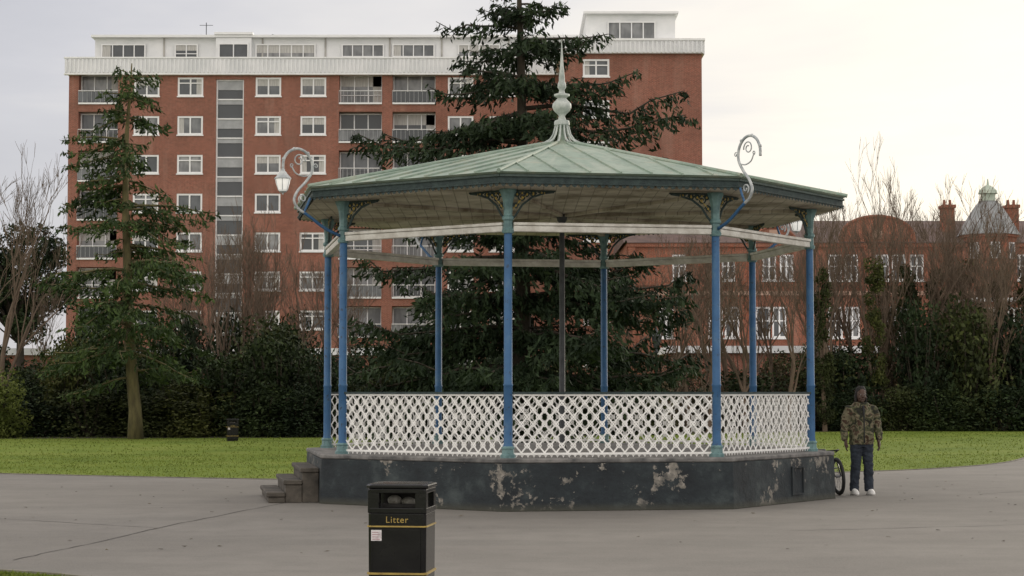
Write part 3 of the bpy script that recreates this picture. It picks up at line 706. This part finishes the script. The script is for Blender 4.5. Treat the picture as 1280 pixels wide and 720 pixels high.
# ------------------------------------------------------------------ street lamp in the distance
SL=thing('street_lamp',(5.5,72,0),'small black Victorian style lamp post among shrubs','street lamp')
mb=MB(); mb.lathe([(.14,0),(.14,.3),(.08,.4),(.06,.8),(.045,3.1),(.09,3.12),(.06,3.2),(.04,3.3)],10); mb.obj('post',[M['pole']],SL,smooth=True)
mb=MB(); mb.lathe([(.10,3.3),(.19,3.75),(.21,3.76),(.08,3.95),(.05,4.02),(.02,4.12)],6); mb.obj('lantern',[M['pole']],SL)

# ------------------------------------------------------------------ buildings
def wall_open(mb,x0,x1,z0,z1,y,opens,m=0):
    xs=sorted({x0,x1,*[a for o in opens for a in o[:2]]}); zs=sorted({z0,z1,*[a for o in opens for a in o[2:4]]})
    for i in range(len(xs)-1):
        for j in range(len(zs)-1):
            cx=(xs[i]+xs[i+1])/2; cz=(zs[j]+zs[j+1])/2
            if any(o[0]<cx<o[1] and o[2]<cz<o[3] for o in opens): continue
            a,b,c,d=xs[i],xs[i+1],zs[j],zs[j+1]
            mb.add([(a,y,c),(b,y,c),(b,y,d),(a,y,d)],[(0,1,2,3)],m)
    for a,b,c,d,dep in opens:
        mb.add([(a,y,c),(b,y,c),(b,y,d),(a,y,d),(a,y+dep,c),(b,y+dep,c),(b,y+dep,d),(a,y+dep,d)],[(0,4,5,1),(1,5,6,2),(2,6,7,3),(3,7,4,0)],m)
def winmesh(name,w,h,cols,ft=0.13,transom=None,curt=0,sill=True):
    mb=MB(); mb.add([(-w/2,0.05,-h/2),(w/2,0.05,-h/2),(w/2,0.05,h/2),(-w/2,0.05,h/2)],[(0,1,2,3)],1)
    mb.box(-w/2,w/2,-0.03,0.04,h/2-ft,h/2); mb.box(-w/2,w/2,-0.03,0.04,-h/2,-h/2+ft)
    for k in range(cols+1):
        x=-w/2+ft/2+(w-ft)*k/cols; t=ft if k in(0,cols) else ft*0.8
        mb.box(x-t/2,x+t/2,-0.033,0.043,-h/2+0.001,h/2-0.001)
    if transom is not None:
        z=-h/2+h*transom; mb.box(-w/2+ft,w/2-ft,-0.028,0.038,z-ft*.3,z+ft*.3)
    if curt&1: mb.box(-w/2+ft,-w/2+ft+w*0.18,0.041,0.046,-h/2+ft,h/2-ft,2)
    if curt&2: mb.box(w/2-ft-w*0.2,w/2-ft,0.041,0.046,-h/2+ft,h/2-ft,2)
    if curt&4: mb.box(-w/2+ft,w/2-ft,0.041,0.046,h/2-ft-h*0.35,h/2-ft,2)
    if sill: mb.box(-w/2-.05,w/2+.05,-0.14,-0.034,-h/2-.08,-h/2,0)
    return mb.mesh(name,[M['white'],M['glass'],M['curtain']])
rnd=random.Random(11)
BY=135.0; BX=-31.9
AP=thing('apartment_building',(BX,BY,0),'long red brick apartment block with white rooftop storey and many windows','apartment building')
rows=[23.55-2.8*k for k in range(8)]
W=35.4
cols=[5.6,8.75,14.36,17.6,28.2,31.2]
ops=[]
for z in rows:
    for cx in cols: ops.append((cx-.92,cx+.92,z-.68,z+.68,0.12))
    for a,b in ((0.7,3.55),(19.45,22.54),(23.3,26.4)): ops.append((a,b,z-1.15,z+1.0,0.9))
ops.append((10.6,12.6,2.5,24.1,0.35))
mb=MB(); wall_open(mb,0,W,0,24.5,0,ops)
mb.add([(0,0,0),(0,14,0),(0,14,24.5),(0,0,24.5),(W,0,0),(W,14,0),(W,14,24.5),(W,0,24.5)],[(0,3,2,1),(1,2,6,5),(2,3,7,6)])
mb.obj('wall',[M['brick']],AP)
wv=[winmesh('window',1.84,1.36,2,curt=c,transom=t) for c,t in ((0,.7),(1,None),(3,.7),(4,None),(2,.7),(0,None))]
for z in rows:
    for cx in cols: place(rnd.choice(wv),'window',AP,(cx,0.06,z))
def balmesh(w,solid):
    mb=MB(); mb.box(-w/2,w/2,-0.12,0.88,-1.27,-1.153,0)
    mb.tube([(-w/2,-.08,-.3),(w/2,-.08,-.3)],.03,4,0)
    n=int(w/0.3)
    for k in range(n+1): x=-w/2+w*k/n; mb.box(x-.012,x+.012,-.09,-.06,-1.15,-.3,1)
    if solid: mb.box(-w/2+.02,w/2-.02,-.055,-.03,-1.1,-.36,2)
    return mb.mesh('balcony',[M['white'],M['spandrel'],M['glass']])
for a,b in ((0.7,3.55),(19.45,22.54),(23.3,26.4)):
    w_=b-a; bm=[balmesh(w_,0),balmesh(w_,1)]; gm=[winmesh('balcony_window',w_,2.1,3,0.09,curt=c,transom=.3 if c else None,sill=False) for c in (0,1,6,2)]
    for z in rows:
        o=place(rnd.choice(bm),'balcony',AP,((a+b)/2,0,z)); place(rnd.choice(gm),'balcony_window',o,(0,.8,-0.08))
mb=MB()
mb.add([(10.6,0.3,2.5),(12.6,0.3,2.5),(12.6,0.3,24.1),(10.6,0.3,24.1)],[(0,1,2,3)],1)
z=24.1;k=0
while z>3:
    mb.box(10.6,12.6,0.18,0.29,z-.09,z,0)
    mb.box(10.66,12.54,0.24,0.298,z-(.75 if k%2==0 else .4),z-.091,2)
    z-=1.4; k+=1
for x in (10.6,12.50): mb.box(x,x+.1,0.17,0.295,2.5,24.1,0)
mb.obj('stairwell_window',[M['white'],M['glass'],M['spandrel']],AP)
mb=MB(); mb.box(-0.25,W,-0.3,-0.02,24.5,25.55); mb.box(-0.25,-0.02,-0.018,14,24.5,25.55)
x=-0.2
while x<W-.1: mb.box(x,x+.12,-0.40,-0.302,24.55,25.5,0); x+=0.3
mb.box(-0.3,W,-0.4,0.0,25.552,25.66,1); mb.box(-0.3,W,-0.36,-0.02,24.38,24.498,1)
mb.obj('parapet',[M['whiteclad'],M['white']],AP)
mb=MB(); mb.box(1.4,W+2,2.0,12,25.0,27.45,0); mb.box(1.2,W+2,1.5,12.2,27.452,27.62,1); mb.box(-.2,W,0,14,24.6,24.95,2)
mb.box(10.3,12.9,1.6,2.0,25.0,27.44,0); mb.box(10.2,13.0,1.4,3,27.63,27.8,1)
for x in (6.4,13.6,18.2,22.9,26.7,31.6): mb.box(x,x+.12,1.9,1.998,25.0,27.44,2)
mb.obj('penthouse',[M['whiteclad'],M['white'],M['slab']],AP)
for cx,w_,n,h in ((3.5,3.25,4,1.5),(8.1,1.7,2,1.1),(11.6,2.2,2,1.8),(15.35,4.4,5,1.6),(21.0,3.1,4,1.4),(24.7,3.1,4,1.4),(29.5,3.1,4,1.4),(33,2.2,3,1.4)):
    place(winmesh('window',w_,h,n,0.09,transom=.35,curt=rnd.choice((0,1,4)),sill=False),'window',AP,(cx,1.87 if abs(cx-11.6)>.1 else 1.52,26.95-h/2+.05))
mb=MB(); mb.tube([(9.2,4,27.6),(9.2,4,29.0)],.03,4); mb.tube([(8.7,4,28.8),(9.7,4,28.8)],.02,4)
mb.tube([(14,5,27.6),(14,5,28.3)],.08,6); mb.tube([(26,5,27.6),(26,5,28.2)],.1,6); mb.obj('aerial',[M['pole']],AP)
WX=3.5-BX; WW=9.36
mb=MB(); ops=[]
for z in rows: ops.append((WX+1.3,WX+3.1,z-.6,z+.6,.12))
wall_open(mb,WX,WX+WW,0,24.5,-8,ops)
mb.add([(WX,-8,0),(WX,8,0),(WX,8,24.5),(WX,-8,24.5),(WX+WW,-8,0),(WX+WW,8,0),(WX+WW,8,24.5),(WX+WW,-8,24.5)],[(0,3,2,1),(4,5,6,7),(2,3,7,6)])
mb.obj('wing_wall',[M['brick']],AP)
w2=[winmesh('window',1.8,1.2,2,curt=c,transom=.65) for c in (1,2,4)]
for z in rows: place(rnd.choice(w2),'window',AP,(WX+2.2,-7.94,z))
mb=MB(); mb.box(WX-.1,WX+WW+.1,-8.3,-8.02,24.5,25.35); mb.box(WX-.4,WX-.02,-8.0,-.4,24.5,25.35); mb.box(WX+WW+.02,WX+WW+.2,-8.0,8,24.5,25.35)
x=WX-.05
while x<WX+WW: mb.box(x,x+.12,-8.40,-8.302,24.55,25.3,0); x+=.3
mb.box(WX-.2,WX+WW+.2,-8.4,-8.0,25.352,25.5,1); mb.box(WX,WX+WW,-7.98,8,24.52,24.9,1)
mb.obj('wing_parapet',[M['whiteclad'],M['white']],AP)
mb=MB(); mb.box(WX+1.6,WX+7.7,-6.5,4,25,27.5); mb.box(WX+1.4,WX+7.9,-6.9,4.2,27.502,27.65,1); mb.obj('wing_penthouse',[M['whiteclad'],M['white']],AP)
place(winmesh('window',3.3,1.4,4,.09,sill=False),'window',AP,(WX+4.7,-6.6,26.3))

# Victorian building
VY=115.0; VX=7.0
VB=thing('victorian_building',(VX,VY,0),'ornate red brick Victorian building with curved gable, lead turret and chimneys','building')
Wv=40
up=[3.2,6.2,8.7,9.75,12.7,13.7,15.6,16.6,17.7,22.6,24.0,27.5,29.5,31.5,34]
ops=[]; wins=[]
for c in up: ops.append((c-.42,c+.42,8.4,10.0,.12)); wins.append((c,9.2,.84,1.6))
for c in (2.4,5.4,6.4,8.3,9.3,12.7,13.75,16.0,17.0,19.5,22.6,24.0,27,29.5,31.5,34): ops.append((c-.45,c+.45,4.9,6.8,.12)); wins.append((c,5.85,.9,1.9))
mb=MB(); wall_open(mb,0,Wv,0,10.7,0,ops)
mb.add([(0,0,0),(0,12,0),(0,12,10.7),(0,0,10.7),(Wv,0,0),(Wv,12,0),(Wv,12,10.7),(Wv,0,10.7)],[(0,3,2,1),(4,5,6,7)])
def seg(mb,x0,x1,y,z0,zp,m,th=0.4,n=18,pw=.8):
    vs=[];c=(x0+x1)/2;r=(x1-x0)/2
    for k in range(n+1):
        a=math.pi*k/n; vs.append((c-r*math.cos(a),y,z0+(zp-z0)*math.sin(a)**pw))
    f=vs+[(x,y+th,z) for x,_,z in vs]; k=n+1
    mb.add(f,[tuple(range(k)),tuple(range(2*k-1,k-1,-1))]+[(i,k+i,k+i+1,i+1) for i in range(n)],m)
    return vs
g1=seg(mb,13.0,17.6,-0.05,10.7,12.35,0); g2=seg(mb,7.6,10.4,-0.05,10.7,11.7,0,pw=1.3); g3=seg(mb,26,29,-.05,10.7,12.2,0,pw=1.3)
for gg in (g1,g2,g3): mb.tube([(x,y-.02,z) for x,y,z in gg],.09,5,0)
for c_ in (15.3,9.0): mb.box(c_-.3,c_+.3,-.09,-.052,10.95,11.5,1)
for c in (.3,4.7,7.6,11.2,14.7,18.9,21,25.6,30.5): mb.box(c-.22,c+.22,-.14,-.004,0,10.45,0)
mb.box(0,Wv,-.17,-.143,7.5,7.75,1); mb.box(0,Wv,-.2,-.003,10.46,10.68,0); mb.box(0,Wv,-.1,-.004,8.1,8.25,0)
mb.obj('wall',[M['brick2'],M['terra']],VB)
for c,z,w_,h in wins: place(winmesh('window',w_,h,2,.11,transom=.55),'window',VB,(c,.06,z))
mb=MB(); mb.add([(-.2,-.3,10.7),(Wv,-.3,10.7),(Wv,6,12.6),(-.2,6,12.6),(Wv,12.3,10.7),(-.2,12.3,10.7)],[(0,1,2,3),(3,2,4,5),(0,3,5)])
mb.obj('roof',[M['slate']],VB)
for c,z in ((20.3,13.4),(24.3,13.4),(5,12.8),(31,13.2)):
    mb=MB(); mb.box(c-.35,c+.35,2.5,3.6,10.8,z-.3); mb.box(c-.42,c+.42,2.4,3.7,z-.298,z-.1); 
    for k in (-.18,.18): mb.lathe([(.1,z-.098),(.08,z+.25)],8,0,(c+k,3.05,0))
    mb.obj('chimney',[M['brick2']],VB)
TX=22.25
mb=MB(); mb.lathe([(1.7,8.0),(1.7,11.0),(1.85,11.05),(1.85,11.2)],8,0,(TX,.6,0),rot=R_(22.5)); 
for j in range(8):
    a=j*math.pi/4; mb.bar((TX+1.60*math.cos(a),.6+1.60*math.sin(a),9.7),(TX+1.60*math.cos(a),.6+1.60*math.sin(a),10.7),.6,.06,(math.cos(a),math.sin(a),0),1)
    mb.bar((TX+1.62*math.cos(a),.6+1.62*math.sin(a),9.78),(TX+1.62*math.cos(a),.6+1.62*math.sin(a),10.62),.42,.06,(math.cos(a),math.sin(a),0),2)
mb.obj('turret',[M['brick2'],M['white'],M['glass']],VB)
mb=MB(); mb.lathe([(1.95,11.202),(1.8,11.4),(1.5,11.95),(1.1,12.6),(.75,13.1),(.6,13.25),(.6,13.32)],8,0,(TX,.6,0),rot=R_(22.5))
mb.lathe([(.45,13.32),(.45,13.75),(.60,13.78),(.54,13.98),(.3,14.2),(.08,14.32),(.03,14.7)],12,1,(TX,.6,0)); mb.obj('turret_roof',[M['lead'],M['cupola']],VB)
mb=MB(); mb.box(20.3,33,-2.2,-.16,0,7.0,0); mb.box(20.1,33.2,-2.4,-.1,7.002,7.25,1); mb.obj('bay_wall',[M['brick2'],M['white']],VB)
for c in (21.5,23,24.5,26): place(winmesh('window',.8,.9,2,.12),'window',VB,(c,-2.25,6.2))

for nm,x0,x1,y in (('low_building',-46,-8,112),('low_building',9,24,106)):
    E=thing(nm,(x0,y,0),'low flat-roofed dark brick building with white fascia board','building','low buildings behind the shrubs')
    w_=x1-x0; mb=MB(); mb.box(0,w_,0,8,0,3.8); mb.obj('wall',[M['brick']],E)
    mb=MB(); mb.box(-.3,w_+.3,-.3,8.3,3.802,4.2); mb.obj('roof',[M['whiteclad']],E)

# ------------------------------------------------------------------ vegetation
def leaves_mesh(name,C,U,Vv,mat):
    n=len(C); P=np.empty((n,4,3)); P[:,0]=C-U; P[:,1]=C+Vv; P[:,2]=C+U; P[:,3]=C-Vv
    me=bpy.data.meshes.new(name); me.vertices.add(n*4); me.vertices.foreach_set('co',P.reshape(-1))
    me.loops.add(n*4); me.loops.foreach_set('vertex_index',np.arange(n*4,dtype=np.int32))
    me.polygons.add(n); me.polygons.foreach_set('loop_start',np.arange(0,n*4,4,dtype=np.int32)); me.polygons.foreach_set('loop_total',np.full(n,4,dtype=np.int32))
    me.materials.append(mat); me.update(calc_edges=True); return me
def rand_uv(rg,n,l,wd,dirs=None,spread=0.5):
    if dirs is None: d=rg.normal(size=(n,3))
    else: d=dirs+rg.normal(size=(n,3))*spread
    d/=np.linalg.norm(d,axis=1)[:,None]+1e-9
    e=rg.normal(size=(n,3)); e-=d*(e*d).sum(1)[:,None]; e/=np.linalg.norm(e,axis=1)[:,None]+1e-9
    s=rg.uniform(.6,1.3,(n,1)); return d*l*s,e*wd*s
def conifer(loc,label,H,prof,nb,leaf,trunk_r,lean,mat,bark,seed,sub=12,need=14,whorl=0.55,zstart=2.5,droop=0.16,hang=.16,extra=(),power=1.0,wk=.45,tip=1.0,cat='tree'):
    rg=np.random.default_rng(seed); T=thing('conifer_tree',loc,label,cat)
    tz=np.linspace(0,H,14); wob=rg.normal(0,.05,(14,2)).cumsum(0)*0.5
    def tp(z):
        f=z/H; return np.array([lean[0]*math.sin(f*2.6)+np.interp(z,tz,wob[:,0]),lean[1]*f+np.interp(z,tz,wob[:,1]),z])
    mb=MB(); mb.tube([tuple(tp(z)) for z in tz],[trunk_r*(1.25 if i==0 else 1)*(1-z/H)**.8+.02 for i,z in enumerate(tz)],10)
    C=[];D=[]
    ph,pr=zip(*prof)
    todo=[]
    for k in range(nb):
        u=(k+rg.uniform(0,.8))/nb
        z=zstart+(H-0.3-zstart)*u**power; z=round(z/whorl)*whorl*wk+z*(1-wk)+rg.normal(0,.08)
        L=float(np.interp(z,ph,pr))*rg.choice([rg.uniform(.25,.6),rg.uniform(.75,1.15)],p=[.4,.6])
        todo.append((z,max(L,.3),rg.uniform(0,2*math.pi)))
    todo+=list(extra)
    for z,L,az in todo:
        d=np.array([math.cos(az),math.sin(az),0]); p0=tp(z); pts=[]
        el=rg.uniform(-.08,.28)+0.5*max(0,(z/H-.75))*2
        dr_=droop*rg.uniform(.7,1.4)
        for s in np.linspace(0,1,7):
            pts.append(p0+d*L*s+np.array([0,0,L*(el*s-dr_*2.2*s*s+dr_*tip*s**4)])+rg.normal(0,.03*L,3)*s)
        r0=.012+.012*L
        mb.tube([tuple(p) for p in pts],[r0*(1-i/7)+.006 for i in range(7)],4)
        pts=np.array(pts); side=np.array([-d[1],d[0],0])
        nsub=max(5,int(sub*L/2))
        for j in range(nsub):
            s=0.10+0.90*(j+rg.uniform(0,1))/nsub; i=min(int(s*6),5); f=s*6-i; q=pts[i]*(1-f)+pts[i+1]*f
            sg=1 if j%2 else -1; sl=L*(.34*(1.05-s)+.09)*rg.uniform(.5,1.3); sdv=d*.7+side*sg*rg.uniform(.5,1.1); sdv/=np.linalg.norm(sdv)
            n=max(5,int(need*(sl+.3)))
            t=rg.uniform(0,1,n); dz=rg.normal(0,.06)
            c=q+sdv*(t*sl)[:,None]+np.array([0,0,-1])*((t**2)*sl*.35-dz*t)[:,None]+rg.normal(0,.045,(n,3))-np.array([0,0,hang])*(rg.uniform(0,1,(n,1))**1.4)*(1.0+1.3*(1-s))
            C.append(c); D.append(np.tile(sdv*.55+np.array([0,0,-.6]),(n,1)))
    C=np.vstack(C);D=np.vstack(D); C[:,2]=np.maximum(C[:,2],.05); U,Vv=rand_uv(rg,len(C),leaf,leaf*.30,D,.5)
    mb.obj('trunk',[bark],T,smooth=True); place(leaves_mesh('crown',C,U,Vv,mat),'crown',T); return T
conifer((-13.1,66,0),'tall sparse conifer with layered drooping branches and mossy bare lower trunk',13.2,
        [(2.2,2.4),(3.2,3.5),(5,3.5),(6.5,3.2),(8,2.8),(9.7,2.4),(11.2,1.8),(12.3,1.5),(13.2,.6)],112,.12,.22,(-.35,0),M['conifer'],M['bark'],4,sub=12,need=15,whorl=.75,zstart=2.4,droop=.21,hang=.13,wk=.6,power=1.1)
conifer((.3,60,0),'large dark cedar with drooping broad limbs and upswept tips behind the bandstand',16.4,
        [(1,5.0),(3,5.2),(5.2,5.2),(7,4.4),(9,3.9),(10.4,3.3),(11.4,2.6),(12.4,2.2),(13.2,2.2),(14.2,1.6),(15.5,.9),(16.4,.3)],178,.135,.30,(.1,0),M['cedar'],M['barkdark'],9,sub=13,need=17,whorl=1.15,zstart=.9,droop=.19,hang=.17,power=1.15,wk=.62,tip=1.6,
        extra=[(9.6,5.4,3.25),(10.2,4.6,3.0),(8.9,5.6,2.95),(10.7,5.0,.05),(11.3,3.9,-.25),(10.2,4.7,.3),(9.8,5.0,-.15),(5.2,5.6,.1),(4.6,5.5,-.3),(3.4,5.8,.2),(12.9,2.9,.1),(13.3,2.6,3.0),(8.2,5.4,3.3)])
def shrub_mesh(name,seed,rx,rz,n,leaf,mat,nl=16):
    rg=np.random.default_rng(seed); C=[]
    for k in range(nl):
        th=rg.uniform(0,2*math.pi); rr=math.sqrt(rg.uniform(0,1))*rx*.75; zz=rg.uniform(.06,.85)*rz; f=math.sqrt(max(.1,1-(zz/rz)**2.2))
        c=np.array([rr*f*math.cos(th),rr*f*math.sin(th),zz]); r=rg.uniform(.28,.5)*rx
        m=n//nl; v=rg.normal(size=(m,3)); v/=np.linalg.norm(v,axis=1)[:,None]
        C.append(c+v*(r*rg.uniform(.6,1.2,(m,1)))*[1,1,rg.uniform(.7,1.3)])
    C=np.vstack(C); C[:,2]=np.abs(C[:,2]); U,Vv=rand_uv(rg,len(C),leaf,leaf*.5); return leaves_mesh(name,C,U,Vv,mat)
stem=MB(); rr_=random.Random(2)
for k in range(9):
    a=rr_.uniform(0,6.28); stem.tube([(.1*math.cos(a),.1*math.sin(a),0),(.4*math.cos(a),.4*math.sin(a),.9),(.8*math.cos(a)+.2,.8*math.sin(a),2.3)],[.05,.035,.015],5)
stemm=stem.mesh('stem',[M['barkdark']])
SH={}
for kd,mt,nm in (('yew','yew','dark glossy evergreen shrub on the shrubbery bed'),('olive','olive','olive green rounded shrub on the shrubbery bed'),('lime','lime','light green leafy bush at the lawn edge'),('brown','brownleaf','brownish twiggy winter shrub on the shrubbery bed')):
    SH[kd]=([shrub_mesh('crown',s*7+len(kd),1.6,3.0,5200 if kd!='brown' else 3200,.08 if kd!='brown' else .06,M[mt],22) for s in (1,2,3)],nm)
def shrub(kd,x,y,w_,h):
    ms,lab=SH[kd]; T=thing('shrub',(x,y,0),lab,'shrub','shrubs behind the lawn',rot=rnd.uniform(0,6.28))
    s=(w_/3.2,w_/3.2,h/3.1); T.scale=s; place(stemm,'stem',T); place(rnd.choice(ms),'crown',T)
def hgt(px):
    return np.interp(px,[-200,0,45,60,120,300,310,410,440,850,1000,1085,1110,1180,1280,1500],[4,3.6,4.2,5.2,5.0,4.8,6.3,6.0,3.8,3.8,4.1,5.2,7.4,8.8,7.8,7])
px=-120
while px<1420:
    for row,(yy,hs,st) in enumerate(((69.5,.42,-16),(70.5,.70,10),(76,.9,38),(84,1.04,20))):
        p=px+st+rnd.uniform(-16,16); ybase=yy+(7 if px>850 else 0)+(3 if px>500 else 0)
        x=(p-640)*ybase/2360; h=float(hgt(p))*hs*rnd.uniform(.68,1.14)
        if row==1 and 480<px<820: h*=.8
        if row==0: h=min(h,2.0)
        if px<290: kd=rnd.choice(['yew','yew','olive'])
        elif px<430: kd='yew'
        elif px<760: kd=rnd.choice(['yew','yew','olive'])
        elif px<1090: kd=rnd.choice(['olive','brown','yew','yew'] if row<2 else ['olive','brown','brown'])
        else: kd=rnd.choice(['yew','olive','yew'] if row<2 else ['olive','brown','olive'])
        shrub(kd,x,ybase,rnd.uniform(2.6,4.2),h)
    px+=66
shrub('lime',-18.6,67.5,3.0,2.6); shrub('lime',-20.6,68,3.0,2.2)
def broad_tree(loc,label,h,tr,clumps,mat,bark,seed,leaf=.2,n=9000):
    rg=np.random.default_rng(seed); T=thing('tree',loc,label,'tree'); C=[]; mb=MB(); mb.tube([(0,0,0),(.1,0,h*.3),(0,.1,h*.65)],[tr,tr*.8,tr*.4],8)
    for cx,cy,cz,r in clumps:
        mb.tube([(0,0,h*.4),(cx*.5,cy*.5,cz*.85),(cx,cy,cz)],[tr*.25,tr*.15,.02],5)
        m=int(n*r*r/sum(c[3]**2 for c in clumps)); v=rg.normal(size=(m,3)); v/=np.linalg.norm(v,axis=1)[:,None]; C.append(np.array([cx,cy,cz])+v*r*rg.uniform(.4,1.15,(m,1))*[1,1,.75])
    C=np.vstack(C); U,Vv=rand_uv(rg,len(C),leaf,leaf*.45); mb.obj('trunk',[bark],T,smooth=True); place(leaves_mesh('crown',C,U,Vv,mat),'crown',T)
rg=np.random.default_rng(8)
cl_=[(rg.uniform(-2.5,2.5),rg.uniform(-1.5,1.5),rg.uniform(4.5,11.0),rg.uniform(.6,1.1)) for _ in range(60)]
cl_=[c for c in cl_ if (c[0]/2.7)**2+((c[2]-7.9)/3.3)**2<1]
broad_tree((-28.2,108,0),'dark rounded pine beside the apartment block',11,.3,cl_,M['yew'],M['barkdark'],3,.13,16000)
def bare_mesh(seed,H,r0,depth=6,spread=.5,up=.35):
    rg=random.Random(seed); mb=MB()
    def grow(p,d,L,r,k):
        n=3; pts=[p]; q=p; dd=d
        for i in range(n):
            dd=(dd+Vector((rg.gauss(0,.10),rg.gauss(0,.10),rg.gauss(0.04,.06)))).normalized(); q=q+dd*L/n; pts.append(q)
        mb.tube([tuple(a) for a in pts],[r*(1-.45*i/n) for i in range(n+1)],8 if k==depth else (5 if k>3 else 3),cap=False)
        if k==0: return
        m=rg.choice((2,3,3)) if k<depth else 4
        for j in range(m):
            i=rg.choice((1,2,3)) if j else 3
            a=rg.uniform(0,6.28); s=rg.uniform(.5,1.2)*spread
            nd=(dd+Vector((math.cos(a)*s,math.sin(a)*s,up*rg.uniform(0,.8)))).normalized()
            grow(pts[i],nd,L*rg.uniform(.58,.82),max(r*.55*(rg.uniform(.8,1.05)),.009),k-1)
    grow(Vector((0,0,0)),Vector((0,0,1)),H*.32,r0,depth)
    zm=max(v[2] for v in mb.v); mb.v=[(a,b_,c_*H/zm) for a,b_,c_ in mb.v]
    return mb.mesh('branches',[M['twig']])
BM=[bare_mesh(s,10,.15,6,sp) for s,sp in ((1,.55),(2,.45),(3,.6),(4,.4))]
ivym=[shrub_mesh('ivy',s,.75,7.6,5200,.075,M['olive'],36) for s in (77,78)]
def bare(x,y,h,i,lab,ivy=False,w_=1):
    T=thing('bare_tree',(x,y,0),lab,'tree','leafless winter trees',rot=rnd.uniform(0,6.28)); s=h/10; T.scale=(s*w_,s*w_,s); place(BM[i],'branches',T)
    if ivy: place(ivym[i%2],'ivy',T)
L1='leafless winter tree with fine twigs among the shrubs'; L2='leafless tree with ivy-covered trunk among the shrubs'
for px_,y,h,i,iv,w_ in ((1112,88,13.8,0,0,.6),(1135,84,11.0,1,1,.8),(1092,80,11.0,2,1,.7),(1030,78,10.2,3,1,.7),(1008,82,9.4,1,0,.8),(960,84,9.2,0,0,.8),(905,80,8.8,2,0,.9),(860,78,9.0,3,0,.9),(815,80,8.6,1,0,.9),
    (1205,90,12.0,2,1,.9),(1250,92,11.4,0,1,.9),(1170,86,11.0,3,1,.9),(1285,86,10.5,1,1,1),(1060,84,10.6,0,0,.9),(1225,84,10.0,0,0,1),(930,78,7.8,1,0,1),(885,76,7.6,0,0,1),(985,77,8.0,3,0,1),(835,77,7.6,2,0,1),(1150,82,9.6,2,0,1.1),(1190,82,10,1,0,1.1),(1045,80,9.0,2,0,1),(945,80,8.6,2,0,1),(1100,82,10.4,3,0,1),(870,84,8.4,1,0,1),(1240,80,8.6,3,0,1),(1020,84,9,2,0,1),
    (262,80,10.0,1,0,.8),(300,82,9.6,3,0,.9),(235,78,8.0,0,0,.9),(345,84,9.2,2,0,.9),(282,76,8.2,2,0,1),(330,78,8.4,1,0,1),(372,80,8.6,0,0,.9),(315,84,10.2,0,0,.8),(400,82,8.2,3,0,.9),(440,82,8.0,0,0,.9),(250,84,9.2,2,0,.9),(4,74,11.6,2,0,.75),(-45,70,11,1,0,.9),(1330,88,10,0,1,1),(780,84,7.5,0,0,.9),(60,84,7,3,0,.8)):
    bare((px_-640)*y/2360,y,h,i,L2 if iv else L1,bool(iv),w_)
